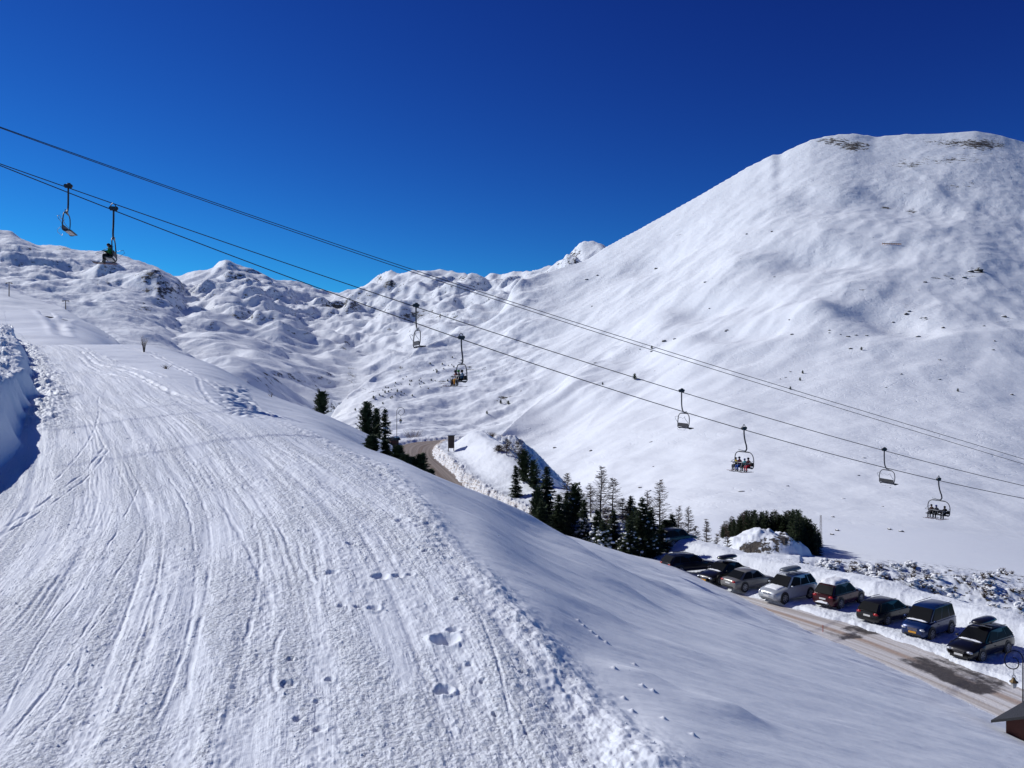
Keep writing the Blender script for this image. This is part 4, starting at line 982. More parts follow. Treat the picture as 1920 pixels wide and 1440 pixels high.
# ------------------------------------------------------------------ shrubs
def shrub_mb(w_, h_, n, seed, snow=0, fan=.5):
    rd = random.Random(seed); B, S = MB(), MB()
    for i in range(n):
        a = rd.random()*6.283; q = rd.random()**.5; d = Vector((math.cos(a)*w_*q*fan, math.sin(a)*w_*q*fan, 0))
        p1 = d*.4+Vector((0, 0, h_*rd.uniform(.3, .5))); p2 = d*rd.uniform(.8, 1.15)+Vector((rd.uniform(-.1, .1), rd.uniform(-.1, .1), h_*rd.uniform(.6, 1.05)))
        B.tube([d*.12+Vector((0, 0, -.15)), p1, p2], [.022, .015, .006], 3, cap=False)
        for k in range(5):
            b = p1.lerp(p2, rd.random()); e = Vector((rd.uniform(-1, 1), rd.uniform(-1, 1), rd.uniform(0, 1.2))).normalized()*rd.uniform(.12, .35)*h_*.6
            o_ = Vector((-e.y, e.x, .1)).normalized()*.012; B.add([b-o_, b+o_, b+e], [(0, 1, 2)])
        if rd.random() < snow:
            sx = rd.uniform(.09, .27)*w_; S.blob((p2.x*.95, p2.y*.95, p2.z*rd.uniform(.5, .95)), (sx*1.3, sx, sx*.55), rd.randrange(999), 6, 4, .35)
    return B, S
protos = []
for k in range(6):
    r0 = empty('shrub', (0, 0, 0)); B, S = shrub_mb(1.0, 1.0, 46, 50+k, 1.0 if k < 4 else .08); B.build('branches', M_twig, r0)
    if S.v: tag(S.build('loose_snow', M_snowp, r0, smooth=True), kind='stuff')
    protos.append(r0)
used = [False]*6; rd = random.Random(11); ns = 0
for i in range(360):
    u = rd.uniform(1525, 1925); f_ = (u-1525)/400
    v = rd.uniform(1052+20*f_, 1100+80*f_)
    if rd.random() < .25: continue
    p = hit(u, v, 98, 160, 260)
    if p is None or p[1] < 100: continue
    if fbm(np.array([p[0]*.13]), np.array([p[1]*.2]), 2, 140)[0] < -.2: continue
    k = rd.randrange(4) if rd.random() < .62-.5*f_ else rd.randrange(4, 6)
    o = protos[k] if not used[k] else copy_tree(protos[k]); used[k] = True
    s_ = rd.uniform(.5, 1.1); o.location = (p[0], p[1], p[2]-.2); o.rotation_euler = (0, 0, rd.random()*6); o.scale = (s_*1.3, s_*1.3, s_)
    tag(o, 'snow covered shrub on the gully bank behind the car park' if k < 4 else 'bare brown shrub on the gully bank behind the car park', 'shrub', 'snow covered shrubs in the gully' if k < 4 else 'bare shrubs in the gully'); ns += 1
for k in range(6):
    if not used[k]: [bpy.data.objects.remove(c) for c in list(protos[k].children)]; bpy.data.objects.remove(protos[k])
def lone_shrub(u, vb, y0, y1, w_, h_, n, seed, label, M=None, fan=.5):
    p = hit(u, vb, y0, y1, 500)
    if p is None: return
    r0 = empty('bare_shrub', (p[0], p[1], p[2]-.05)); B, S = shrub_mb(w_, h_, n, seed, 0, fan); B.build('branches', M or M_twig2, r0); tag(r0, label, 'shrub')
lone_shrub(270, 660, 60, 160, .9, 1.9, 26, 1, 'tall bare shrub sticking up on the crest beside the piste')
lone_shrub(312, 692, 50, 140, 1.2, .45, 22, 2, 'low bare twigs half buried in snow below the tall shrub')
lone_shrub(508, 744, 50, 140, 1.0, .5, 7, 3, 'few thin twigs on the smooth snow left of the lone pine')
for i, (u, vt, Y, w_, lb) in enumerate(((775, 806, 168, 2.4, 'pale leafless bush behind the road bend beside the street lamp'), (905, 822, 150, 1.3, 'leafless bush behind the embankment crest'), (922, 828, 146, 1.1, 'small leafless bush next to the embankment crest'))):
    x = (u-960)/F*Y; g = zt(x, Y); h_ = (720-vt)/F*Y-g
    r0 = empty('bare_bush', (x, Y, g)); B, S = shrub_mb(w_, max(1.2, h_), 90, 60+i, 0, 1.0); B.build('branches', M_twig2, r0); tag(r0, lb, 'bush')

# ------------------------------------------------------------------ boulders on the mountainside
def rock_mb(seed):
    rd = random.Random(seed); m = MB(); rings = []; n = 9
    for i in range(1, 6):
        ph = math.pi*i/6
        rings.append([(math.sin(ph)*math.cos(2*math.pi*j/n)*rd.uniform(.75, 1.2), math.sin(ph)*math.sin(2*math.pi*j/n)*rd.uniform(.6, 1.1), -math.cos(ph)*rd.uniform(.5, .8)) for j in range(n)])
    m.loft(rings); return m
rocks = []
for k in range(5):
    r0 = empty('boulder', (0, 0, 0)); rock_mb(k).build('stone', M_rock, r0); s_ = MB(); s_.blob((.12, .1, .42), (.75, .7, .30), k, 9, 6, .18); s_.build('snow_cap', M_snowp, r0, smooth=True); rocks.append(r0)
BO = [(1363, 862-242, 4), (1322, 530, 4), (1230, 505, 5), (1100, 525, 4), (1120, 517, 4), (1245, 640, 7), (1265, 636, 5), (1330, 580, 3), (1360, 622, 4), (1452, 520, 3), (1485, 628, 5), (1473, 708, 3), (1482, 698, 3), (1463, 711, 3), (1590, 632, 5), (1605, 629, 4), (1576, 628, 3),
      (1595, 655, 5), (1625, 630, 4), (1700, 590, 7), (1705, 584, 5), (1735, 597, 5), (1722, 632, 7), (1768, 615, 6), (1675, 605, 4), (1762, 675, 4), (1862, 657, 4), (1845, 612, 4), (1882, 595, 7), (1865, 640, 4), (1897, 741, 5), (1762, 712, 4), (1690, 702, 4), (1661, 727, 3),
      (1555, 620, 4), (1555, 625, 3), (1400, 440, 4), (1447, 435, 4), (1735, 530, 5), (1820, 510, 8), (1835, 508, 10), (1808, 522, 6), (1784, 523, 5), (1668, 993, 7), (1690, 997, 7), (1477, 912, 4), (1610, 892, 4), (1669, 915, 3), (1655, 950, 3), (1108, 846, 6), (1040, 840, 5), (1225, 875, 3), (1200, 915, 6), (1219, 921, 5),
      (1200, 656, 3), (1222, 660, 4), (1110, 575, 3), (1480, 600, 3), (1570, 965+30, 7), (1562, 970, 5), (1560, 1003, 6)]
cnt = 0
for i, (u, v, px) in enumerate(BO):
    p = hit(u, v, 128, 4000, 1400)
    if p is None: continue
    o = rocks[cnt] if cnt < 5 else copy_tree(rocks[cnt % 5]); s_ = px/F*p[1]*.62
    o.location = (p[0], p[1], p[2]+s_*.1); o.scale = (s_*1.25, s_, s_*.85); o.rotation_euler = (0, 0, rd.random()*6); cnt += 1
    tag(o, 'dark boulder with a snow cap jutting from the white mountainside', 'boulder', 'boulders scattered over the mountainside')
# tiny dark trees and bushes on the far slopes
ft = [(939, 757, 7), (953, 759, 7), (1190, 712, 11), (913, 777, 6), (1130, 722, 5), (1222, 655, 6), (1615, 657, 6), (1505, 701, 6), (1500, 714, 6), (1482, 731, 6), (1796, 735, 6), (700, 748, 5), (722, 738, 5), (745, 735, 5), (768, 722, 4), (666, 770, 5)]
rb = random.Random(21)
for q in range(46):
    f_ = rb.random(); ft.append((700+170*f_+rb.gauss(0, 10), 752-75*f_+rb.gauss(0, 9), rb.uniform(2.5, 5)))
r0 = empty('distant_bush', (0, 0, 0)); T, C, S = conifer(2.6, .9, 77, 10, 7, kind=1); T.build('trunk', M_bark, r0); C.build('crown', M_needle, r0); first = True
for u, v, px in ft:
    p = hit(u, v, 170, 4000, 1400)
    if p is None: continue
    o = r0 if first else copy_tree(r0); first = False; s_ = px/F*p[1]/2.6
    o.location = (p[0], p[1], p[2]-.1*s_); o.scale = (s_*1.15, s_*1.15, s_*(.75 if px < 5 else 1)); tag(o, 'tiny dark evergreen bush on the far snow slope', 'bush', 'small bushes dotted over the far slopes')

# ------------------------------------------------------------------ cars
_pm_ = {}
def paint(c, nm='car_paint', rough=.28, metal=.25):
    if c not in _pm_: _pm_[c] = mat(nm, base=c, rough=rough, metal=metal, spec=.4, coat=.25, var=.10, vscale=2)
    return _pm_[c]
M_glass = mat('car_glass', base=(.008, .009, .011), rough=.3, spec=.05, var=.2)
M_tyre = mat('tyre_rubber', base=(.018, .018, .019), rough=.85, var=.2); M_rim = mat('alloy_rim', base=(.35, .36, .38), rough=.35, metal=.8, var=.1)
M_black = mat('black_trim', base=(.014, .014, .015), rough=.55, var=.2); M_head = mat('headlight_glass', base=(.62, .64, .66), rough=.12, metal=.5, var=.1)
M_tail = mat('tail_light', base=(.35, .012, .015), rough=.2, var=.1); M_chrome = mat('chrome', base=(.6, .6, .62), rough=.15, metal=1, var=.05)
M_plw = mat('white_plate', base=(.62, .62, .6), rough=.5, var=.08); M_plo = mat('yellow_plate', base=(.62, .30, .03), rough=.5, var=.08); M_boxg = mat('grey_box_shell', base=(.13, .15, .17), rough=.4, var=.12, vscale=2); M_boxb = mat('black_box_shell', base=(.012, .012, .014), rough=.3, coat=.4, var=.2, vscale=2)
def make_car(pos, rz, L, W, H, colr, style, label, plate='w', box=None, snow=(), cat='car'):
    root = empty('parked_car', pos, rz); hL = L/2; hw = W/2; P = paint(colr)
    belt = H*.60 if style != 'van' else H*.57; hood = belt-.02
    if style == 'sedan': xs = dict(A=hL*.42, B=hL*.08, C=-hL*.45, D=-hL*.74); deck = belt+.02
    elif style == 'van': xs = dict(A=hL*.66, B=hL*.30, C=-hL*.84, D=-hL*.97); deck = belt
    elif style == 'suv': xs = dict(A=hL*.44, B=hL*.12, C=-hL*.76, D=-hL*.96); deck = belt
    else: xs = dict(A=hL*.42, B=hL*.08, C=-hL*.78, D=-hL*.98); deck = belt
    hoodz = belt-.03 if style != 'van' else belt-.06
    prof = [(-hL, .42, .72*belt+.08, .80), (-hL*.985, .30, belt*.90, .90), (-hL*.93, .24, deck-.03, .965), (-hL*.75, .22, deck, 1), (-hL*.40, .22, belt, 1), (0, .22, belt, 1), (hL*.40, .22, belt, 1),
            (hL*.62, .22, hoodz-.05, .99), (hL*.80, .22, hoodz-.12, .96), (hL*.92, .24, hoodz-.20, .90), (hL*.975, .28, hoodz-.32, .80), (hL, .40, hoodz-.45, .68)]
    if style == 'van': prof = [q if q[0] < hL*.5 else (q[0], q[1], q[2]+.05, q[3]) for q in prof]
    m = MB(); rings = []
    for x, zb, ztp, wf in prof:
        w_ = hw*wf; zm = (zb+ztp)/2
        half = [(0, zb), (w_*.86, zb), (w_*.97, zb+.10), (w_, zm-.05), (w_*.985, zm+.12), (w_*.95, ztp-.07), (w_*.86, ztp-.01), (w_*.45, ztp+.025)]
        ring = [(x, y, z) for y, z in half]+[(x, 0, ztp+.032)]+[(x, -y, z) for y, z in half[::-1][:-1]]
        rings.append(ring)
    m.loft(rings)
    # cabin with curved roof
    A, B, C_, D = (xs[k] for k in 'ABCD'); wb = hw*.93; wt = hw*.74 if style != 'van' else hw*.80; zb = belt-.03; zr = H-.02
    st = [(A, zb+.01, wb*.93, wb*.93), (B+(A-B)*.12, zr-.10, wb, wt*1.0), (B-.10, zr-.02, wb, wt), (B+(C_-B)*.45, zr+.01, wb, wt), (C_+.12, zr-.035, wb, wt*.98), (C_-.02, zr-.10, wb, wt*.95), (D, zb+.02, wb*.90, wb*.88)]
    rings = []
    for x, zt_, b_, t_ in st:
        rings.append([(x, -b_, zb), (x, -t_, zt_-.035), (x, -t_*.88, zt_), (x, 0, zt_+.02), (x, t_*.88, zt_), (x, t_, zt_-.035), (x, b_, zb)])
    m.loft(rings)
    body = m.build('body', P, root, smooth=True)
    md = body.modifiers.new('edge', 'EDGE_SPLIT'); md.split_angle = R(38)
    # glazing, set just proud of the cabin
    def quad(name, pts, M_=M_glass, th=.008):
        a = [Vector(p) for p in pts]; nrm = (a[1]-a[0]).cross(a[2]-a[0]).normalized()*th; k = len(a)
        q = MB(); q.add([p+nrm*.2 for p in a]+[p+nrm*1.8 for p in a], [tuple(range(k))[::-1], tuple(range(k, 2*k))]+[(i, (i+1) % k, k+(i+1) % k, k+i) for i in range(k)])
        return q.build(name, M_, root)
    f0, f1 = .07, .93
    def L2(p, q, t): return tuple(p[i]+(q[i]-p[i])*t for i in range(3))
    def lift(pts, d): return [tuple(Vector(p)+Vector(d)) for p in pts]
    a0, a1 = (A, -wb*.90, zb+.03), (A, wb*.90, zb+.03); b0, b1 = (B+(A-B)*.12, -wt*.92, zr-.10), (B+(A-B)*.12, wt*.92, zr-.10)
    quad('windscreen', lift([a0, a1, b1, b0], (.015, 0, .012)))
    d0, d1 = (D, -wb*.84, zb+.06), (D, wb*.84, zb+.06); c0, c1 = (C_-.02, -wt*.86, zr-.11), (C_-.02, wt*.86, zr-.11)
    quad('rear_window', lift([d1, d0, c0, c1], (-.018, 0, .012)))
    cuts = [.0, .40, .74, 1.0] if style != 'sedan' else [0, .52, 1.0]
    for s in (-1, 1):
        def top(x): return (x, s*(wt+.012), zr-.085)
        def bot(x): return (x, s*(wb+.004), zb+.055)
        xa, xd = A-.22, D+.16; xb, xcc = B-.02, C_+.08
        for i in range(len(cuts)-1):
            t0, t1 = cuts[i]+.012, cuts[i+1]-.012
            pb0, pb1 = bot(xa+(xd-xa)*t0), bot(xa+(xd-xa)*t1); pt0, pt1 = top(xb+(xcc-xb)*t0), top(xb+(xcc-xb)*t1)
            pts = [pb0, pb1, pt1, pt0]; pts = pts if s < 0 else pts[::-1]
            quad('side_window', pts if s > 0 else pts, th=.010 if True else 0)
    # wheels with dark arches
    rw = .335 if style in ('sedan', 'wagon') else .37
    for xw in (hL*.62, -hL*.58):
        for s in (-1, 1):
            q = MB(); q.tube([(xw, s*(hw-.06), rw+.02), (xw, s*(hw+.004), rw+.02)], rw+.07, 20); q.build('wheel_arch', M_black, root)
            q = MB(); q.tube([(xw, s*(hw-.20), rw), (xw, s*(hw-.01), rw), (xw, s*(hw+.018), rw)], [rw, rw, rw*.93], 22); wo_ = q.build('wheel', M_tyre, root)
            q = MB(); q.tube([(xw, s*(hw+.005), rw), (xw, s*(hw+.024), rw)], rw*.16, 10)
            for k in range(7):
                a = k*2*math.pi/7; q.box((0, 0, rw*.40), (rw*.16, .012, rw*.46), Matrix.Translation((xw, s*(hw+.022), rw)) @ Matrix.Rotation(a, 4, 'Y'))
            q.tube([(xw+rw*.66*math.cos(t*math.pi/9), s*(hw+.02), rw+rw*.66*math.sin(t*math.pi/9)) for t in range(19)], .014, 5, cap=False); q.build('rim', M_rim, wo_)
    # front
    zf = hoodz-.33
    for s in (-1, 1):
        q = MB(); q.blob((hL*.945, s*hw*.64, zf), (.14, .20, .085), 3, 10, 6, 0); q.build('headlight', M_head, root, smooth=True)
        q = MB(); q.blob((-hL*.975, s*hw*.68, belt*.86), (.09, .20, .09), 3, 8, 6, 0); q.build('tail_light', M_tail, root, smooth=True)
        q = MB(); q.blob((A-.28, s*(hw+.08), belt+.06), (.08, .11, .07), 3, 8, 6, 0); q.build('wing_mirror', P, root, smooth=True)
    q = MB()
    for k in range(4): q.box((hL*.998, 0, zf-.075+.045*k), (.03, hw*.72, .016))
    q.build('grille', M_chrome, root); q = MB(); q.box((hL*.985, 0, zf-.30), (.05, hw*1.15, .13)); q.build('lower_intake', M_black, root)
    q = MB(); q.box((-hL*.985, 0, .34), (.07, hw*1.3, .13)); q.build('rear_bumper_trim', M_black, root)
    PM = M_plw if plate == 'w' else M_plo
    q = MB(); q.box((hL*1.0+.012, 0, zf-.185), (.02, .50, .11)); q.build('number_plate', PM, root)
    q = MB(); q.box((-hL*1.0-.005, 0, belt*.70), (.02, .50, .11)); q.build('number_plate', PM, root)
    q = MB()
    for s in (-1, 1): q.tube([(B-.15, s*wt*.93, zr+.03), (B-.25, s*wt*.93, zr+.055), (C_+.25, s*wt*.93, zr+.055), (C_+.15, s*wt*.93, zr+.03)], .018, 5)
    if style != 'sedan': q.build('roof_rail', M_black, root)
    q = MB()
    for s in (-1, 1):
        for x in (A-.95, ): q.box((x, s*(hw*1.0), belt-.22), (.16, .03, .03))
    q.build('door_handle', P, root)
    if box:
        bx_ = B-.05; Lb = 1.95; q = MB(); rings = []
        for k, (t, wf, hf) in enumerate(((0, .30, .25), (.05, .72, .6), (.18, .95, .9), (.45, 1, 1), (.75, 1, 1), (.94, .86, .85), (1, .5, .45))):
            x = bx_+.45-Lb*t; w_ = .42*wf; h_ = .19*hf; zc = zr+.30
            rings.append([(x, w_*math.cos(a*math.pi/6), zc+h_*(math.sin(a*math.pi/6) if math.sin(a*math.pi/6) > 0 else .7*math.sin(a*math.pi/6))) for a in range(12)])
        q.loft(rings); q.build('roof_box', M_boxg if box == 'grey' else M_boxb, root, smooth=True)
        q = MB()
        for x in (bx_-.15, bx_-1.0): q.box((x, 0, zr+.10), (.06, wt*2*.95, .035)); q.box((x, 0, zr+.14), (.06, .5, .06))
        q.build('roof_rack_bar', M_galv, root)
    def capmesh(nx, ny, x0, x1, yw, zfun, th, seed):
        q = MB(); rd_ = random.Random(seed); top = []
        for i in range(nx+1):
            for j in range(ny+1):
                fx, fy = i/nx, j/ny; ed = min(1, 3.5*min(fx, 1-fx, fy, 1-fy)); x = x0+(x1-x0)*fx; yy = yw(x)*(2*fy-1)
                yy += rd_.uniform(-.04, .04); x += rd_.uniform(-.03, .03)
                top.append((x, yy, zfun(x)-.01+th*(ed**.5)*rd_.uniform(.75, 1.15)))
        bot = [(a, b, zfun(a)-.03) for a, b, c in top]; n = (ny+1)
        q.v = top+bot; K = len(top)
        for i in range(nx):
            for j in range(ny):
                a = i*n+j; q.face((a, a+n, a+n+1, a+1)); q.face((K+a, K+a+1, K+a+n+1, K+a+n))
        for i in range(nx):
            q.face((i*n, K+i*n, K+(i+1)*n, (i+1)*n)); e = ny; q.face((i*n+e, (i+1)*n+e, K+(i+1)*n+e, K+i*n+e))
        for j in range(ny):
            q.face((j, j+1, K+j+1, K+j)); e = nx*n; q.face((e+j, K+e+j, K+e+j+1, e+j+1))
        q.build('snow_layer', M_snowp, root, smooth=True)
    for kind in snow:
        if kind == 'roof': capmesh(10, 8, C_+.02, B+.12, lambda x: wt*.98, lambda x: zr+.02, .26, 3)
        if kind == 'hood': capmesh(7, 6, A-.02, hL*.80, lambda x: hw*.62, lambda x: np.interp(x, [q_[0] for q_ in prof], [q_[2] for q_ in prof])+.03, .07, 4)
        if kind == 'wiper': capmesh(2, 8, A-.08, A+.13, lambda x: hw*.72, lambda x: belt+.035+.4*max(0, A-x), .06, 5)
        if kind == 'bumper': capmesh(2, 6, -hL-.08, -hL+.04, lambda x: hw*.55, lambda x: .42, .12, 6)
        if kind == 'hoodfull': capmesh(7, 8, A+.02, hL*.86, lambda x: hw*.86, lambda x: np.interp(x, [q_[0] for q_ in prof], [q_[2] for q_ in prof])+.02, .12, 7)
    root.scale = (1.10, 1.10, 1.19)
    tag(root, label, cat, 'cars parked in a row on the snow')
    return root
RF = math.atan2(-.56, -.83); RB = RF+math.pi
def car_at(u, Y, *a, turn=0, back=False, dz=.14, **k):
    Y -= 1.2; x = (u-960)/F*Y; z = -18.15+dz; return make_car((x, Y, z), (RB if back else RF)+turn, *a, **k)
car_at(1268, 93, 4.6, 1.85, 1.66, (.012, .013, .018), 'suv', 'dark car almost hidden behind the big snow dotted fir, snow along its roof', back=True, snow=('hood',), dz=.3)
car_at(1292, 80.5, 4.9, 1.86, 1.50, (.010, .012, .022), 'wagon', 'dark blue estate car parked nose to the bank, leftmost fully visible car', back=True, turn=-.22, dz=.25)
car_at(1357, 77.0, 4.8, 1.84, 1.46, (.010, .010, .012), 'sedan', 'black saloon with a black roof box and yellow plate beside the silver saloon', plate='o', box='black', snow=('wiper',), dz=.22)
car_at(1405, 74.6, 4.65, 1.84, 1.46, (.20, .195, .185), 'sedan', 'silver beige saloon with red tail lights facing the bank', back=True, turn=-.10)
car_at(1477, 70.9, 4.9, 1.98, 1.76, (.42, .45, .48), 'suv', 'silver off-roader with grey roof box and snow on its bonnet', box='grey', snow=('hood',), turn=-.02)
car_at(1574, 69.2, 4.5, 1.84, 1.62, (.045, .006, .009), 'suv', 'dark red car with thick snow on its roof and rear bumper', back=True, snow=('roof', 'bumper', 'hoodfull'), turn=.06)
car_at(1664, 64.6, 4.75, 1.84, 1.46, (.012, .012, .014), 'wagon', 'black estate car facing the bank between the red car and the blue van', back=True, turn=-.02)
car_at(1741, 61.0, 4.2, 1.80, 1.82, (.006, .024, .10), 'van', 'blue compact people carrier with yellow plate', plate='o', snow=('wiper',), turn=.05)
car_at(1838, 56.6, 4.85, 1.86, 1.52, (.008, .008, .010), 'wagon', 'black estate car with a black roof box, nearest to the scrolled lamp', box='black', snow=('wiper',), turn=-.02)

# ------------------------------------------------------------------ street lamps
def lamp(u, vtop, Y, dirn, label, r=.46, zg=None):
    x = (u-960)/F*Y; g = zt(x, Y) if zg is None else zg; zt_ = (720-vtop)/F*Y; h = zt_-g
    root = empty('street_lamp', (x, Y, g))
    m = MB(); m.tube([(0, 0, -.3), (0, 0, .5), (0, 0, .55), (0, 0, h-r)], [.08, .065, .038, .028], 10)
    m.tube([(0, 0, .50), (0, 0, .58)], .09, 10); m.build('pole', M_iron, root, smooth=True)
    m = MB(); P = []
    for i in range(34):
        t = i/33; a = math.pi*(0-1.75*t)*1; rad = r*(1-.0*t) if t < .6 else r*(1-.75*(t-.6)/.4)
        cx_ = -r+(.0 if t < .6 else -.0)
        P.append((cx_+rad*math.cos(a)*1, 0, h-r-rad*math.sin(a)))
    # upper half circle and a scroll that turns back inside
    P = [(-r+r*math.cos(a), 0, h-r+r*math.sin(a)) for a in np.linspace(0, math.pi*1.5, 22)]
    P += [(-r+.62*r*math.sin(a)*1.0*(1-.25*a/math.pi), 0, h-2*r+.62*r-.62*r*math.cos(a)) for a in np.linspace(.15, math.pi*1.05, 12)]
    m.tube([(p[0]*-dirn, p[1], p[2]) for p in P], .026, 7); m.build('scroll_arm', M_iron, root, smooth=True)
    lx = -r*-dirn; zl = h-2*r
    m = MB(); m.tube([(lx, 0, zl), (lx, 0, zl-.30)], .012, 6)
    m.tube([(lx+.09*math.cos(a), 0, zl-.40+.10*math.sin(a)) for a in np.linspace(-.3, math.pi+.3, 10)], .012, 5); m.build('hook', M_iron, root)
    m = MB(); k = zl-.42
    m.loft([[(lx+q*math.cos(a*math.pi/4), q*math.sin(a*math.pi/4), zz) for a in range(8)] for q, zz in ((.03, k), (.07, k-.03), (.11, k-.13), (.22, k-.22), (.20, k-.25))])
    la = m.build('lantern', M_brass, root)
    m = MB(); m.loft([[(lx+q*math.cos(a*math.pi/4), q*math.sin(a*math.pi/4), zz) for a in range(8)] for q, zz in ((.145, k-.25), (.13, k-.38), (.085, k-.52))]); m.build('glass', M_lglass, la)
    tag(root, label, 'street lamp', 'scrolled iron street lamps'); return root
lamp(1918, 1220, 41.5, -1, 'black scrolled iron street lamp at the car park edge, hanging lantern on its left')
lamp(744, 764, 95, 1, 'tall slim street lamp with a scrolled top beside the road bend', r=.44)
lamp(711, 763, 104, 1, 'street lamp whose scrolled top shows behind the tiered fir', r=.44)

# ------------------------------------------------------------------ small structures
def at(u, Y, dz=0):
    x = (u-960)/F*Y; return (x, Y, zt(x, Y)+dz)
p = at(1543, 60.5); m = MB(); zt_ = (720-1172)/F*60.5; m.tube([(0, 0, -.4), (0, 0, zt_-p[2])], .028, 8); o = m.build('snow_stake', M_redp, loc=p); tag(o, 'thin red snow stake at the roadside opposite the dark red car', 'snow stake')
# notice board at the bend
YB = 140; x = (846-960)/F*YB; g = zt(x, YB); zt_ = (720-816)/F*YB
root = empty('notice_board', (x, YB, g), .25); hb_ = zt_-g
m = MB(); m.box((0, 0, hb_-1.15), (1.05, .14, 2.1)); m.build('panel', M_wood, root)
for s in (-1, 1): m = MB(); m.box((s*.46, .12, (hb_-.2)/2-.2), (.12, .10, hb_+.1)); m.build('post', M_wood, root)
m = MB(); m.box((0, 0, hb_-.05), (1.25, .42, .09)); m.mi = 1; m.box((0, 0, hb_+.03), (1.2, .38, .08)); m.build('board_roof', [M_wood, M_snowp], root); tag(root, 'tall dark wooden notice board at the end of the road bend', 'notice board')
# hut in the lower right corner
def hut(u, Y, z, rz, Lx, Wy, hw_, label, over=.45):
    x = (u-960)/F*Y; root = empty('hut', (x, Y, z), rz)
    m = MB(); m.add([(-Lx/2, -Wy/2, -2), (Lx/2, -Wy/2, -2), (Lx/2, Wy/2, -2), (-Lx/2, Wy/2, -2), (-Lx/2, -Wy/2, hw_), (Lx/2, -Wy/2, hw_), (Lx/2, Wy/2, hw_), (-Lx/2, Wy/2, hw_), (-Lx/2, 0, hw_+Wy*.22), (Lx/2, 0, hw_+Wy*.22)],
          [(0, 1, 5, 4), (2, 3, 7, 6), (1, 2, 6, 9, 5), (3, 0, 4, 8, 7), (4, 5, 9, 8), (7, 8, 9, 6)])
    for k in range(int(Lx/.22)): m.box((-Lx/2+.11+k*.22, -Wy/2-.012, hw_/2-.6), (.03, .02, hw_+.9)); m.box((-Lx/2+.11+k*.22, Wy/2+.012, hw_/2-.6), (.03, .02, hw_+.9))
    m.build('wall', M_redwall, root)
    m = MB(); ex, ey = Lx/2+over, Wy/2+over; zr_ = hw_+Wy*.22+.08; ze = hw_-over*.44+.08; th = .12
    for s in (-1, 1):
        m.add([(-ex, 0, zr_), (ex, 0, zr_), (ex, s*ey, ze), (-ex, s*ey, ze), (-ex, 0, zr_+th), (ex, 0, zr_+th), (ex, s*ey, ze+th), (-ex, s*ey, ze+th)], [(0, 1, 2, 3), (4, 7, 6, 5), (0, 4, 5, 1), (1, 5, 6, 2), (2, 6, 7, 3), (3, 7, 4, 0)])
    rf = m.build('roof', M_slate, root)
    return root, ex, ey, zr_+th, ze+th
hx = (1935-960)/F*36.2
root, ex, ey, zr_, ze = hut(1984, 37.0, -16.25, .66, 3.3, 3.0, 1.15, '')
tag(root, 'corner of a dark roofed red-brown hut below the scrolled lamp', 'hut')
m = MB(); m.blob((0, -.15, zr_+.02), (ex*.95, .55, .14), 4, 14, 6, .15); m.build('snow_layer', M_snowp, root, smooth=True)
Yh = 112; zh = (720-832)/F*Yh
root, ex, ey, zr_, ze = hut(738, Yh, zh-1.2, .4, 1.1, 1.2, 1.7, '', .2); tag(root, 'tiny roof of a hut peeping over the ridge beside the street lamp', 'hut')
m = MB(); m.blob((0, 0, zr_-.05), (ex*.95, ey*.8, .22), 5, 12, 6, .12); m.build('snow_layer', M_snowp, root, smooth=True)
# ski lift pylons on the left hill, mast on the valley floor
for (u, vb, vt, y0, lb) in ((17, 556, 529, 150, 'small wooden drag lift pylon farthest left on the hill crest'), (123, 580, 563, 150, 'small drag lift pylon lower down the hill to the right of the first')):
    p = hit(u, vb, y0, 700, 900)
    if p is None: continue
    h = (vb-vt)/F*p[1]; root = empty('lift_pylon', p)
    m = MB(); m.tube([(0, 0, -.5), (0, 0, h)], [.16, .12], 8); m.build('mast', M_pylon, root)
    m = MB(); m.tube([(-.9, 0, h*.94), (.9, 0, h*.94)], .09, 6); m.box((-.8, 0, h*.9), (.5, .2, .2)); m.box((.8, 0, h*.9), (.5, .2, .2)); m.build('crossarm', M_pylon, root)
    tag(root, lb, 'pylon', 'drag lift pylons on the left hill')
p = at(1539, 150); root = empty('lattice_mast', p); h = (720-966)/F*150-p[2]; m = MB()
for sx in (-1, 1):
    for sy in (-1, 1): m.tube([(sx*.20, sy*.20, -.3), (sx*.10, sy*.10, h)], .02, 5)
k_ = 9
for i in range(k_):
    z0 = h*i/k_; z1 = h*(i+1)/k_; a = .22-.1*i/k_
    m.tube([(-a, -a, z0), (a, -a, z1)], .013, 4); m.tube([(a, a, z0), (-a, a, z1)], .02, 4); m.tube([(-a, -a, z1), (a, -a, z1)], .02, 4)
o = m.build('mast_frame', M_pylon, root); tag(root, 'slender lattice mast right of the small wood', 'mast')
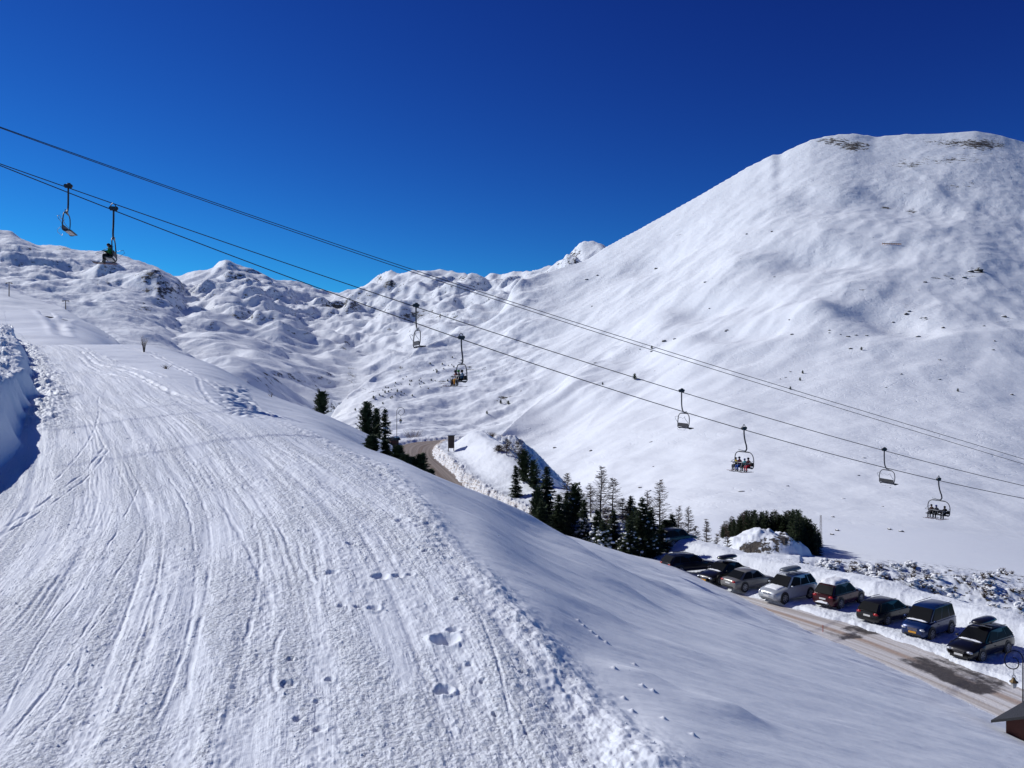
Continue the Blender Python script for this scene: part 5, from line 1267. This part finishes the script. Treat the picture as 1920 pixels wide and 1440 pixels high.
# orange netting high on the mountain
p = hit(1672, 459, 300, 4000, 1400)
if p:
    root = empty('snow_fence', p, .1); Mo = mat('orange_net', base=(.55, .22, .10), rough=.7)
    for k in range(9): m = MB(); m.box((-14+k*3.5, 0, .7), (.3, .3, 3.4)); m.build('post', Mo, root)
    m = MB(); m.box((0, -.2, .9), (28, .08, 1.2)); m.build('netting', Mo, root); tag(root, 'faint orange snow fence high on the big mountainside', 'fence')
# loose crumbs of snow lying on the piste, thickest along the berm
ra = np.random.default_rng(4); n_ = 9000
yy = np.exp(ra.uniform(math.log(9), math.log(42), n_)); xx = xc(yy)+ra.uniform(-16, 9, n_)
db_, _ = polydist(xx, yy, BERM)
dens = .10+.9*smooth(.50, .62, .5+.5*fbm((xx-xc(yy))*.5, yy*.13, 3, 31)+.25*fbm(xx*.9, yy*.9, 2, 33))
dens = np.where(np.abs(db_+.3) < .9, .9, dens); dens = np.where(db_ > .6, .04*(db_ < 3), dens)
kp = ra.random(n_) < dens; xx, yy = xx[kp], yy[kp]
zz, _c, _d, _w = terrain(xx, yy, True)
sz = np.clip(np.exp(ra.normal(math.log(.010), .4, len(xx))), .005, .026)*(.8+yy/45)
m = MB(); oct_ = [(1, 0, 0), (0, 1, 0), (-1, 0, 0), (0, -1, 0), (0, 0, 1), (0, 0, -1)]
of_ = [(0, 1, 4), (1, 2, 4), (2, 3, 4), (3, 0, 4), (1, 0, 5), (2, 1, 5), (3, 2, 5), (0, 3, 5)]
jit = ra.uniform(.6, 1.35, (len(xx), 6)); ang = ra.uniform(0, 6.28, len(xx))
for i in range(len(xx)):
    c_, s_ = math.cos(ang[i]), math.sin(ang[i]); q = sz[i]
    m.add([(xx[i]+q*jit[i, k]*(a*c_-b*s_)*1.25, yy[i]+q*jit[i, k]*(a*s_+b*c_), zz[i]+q*.25+q*jit[i, k]*e*.8) for k, (a, b, e) in enumerate(oct_)], of_)
o = m.build('snow_crumbs', M_snowp, smooth=False); tag(o, 'loose crumbs of snow scattered over the churned piste', 'snow', kind='stuff')
bpy.context.view_layer.update()
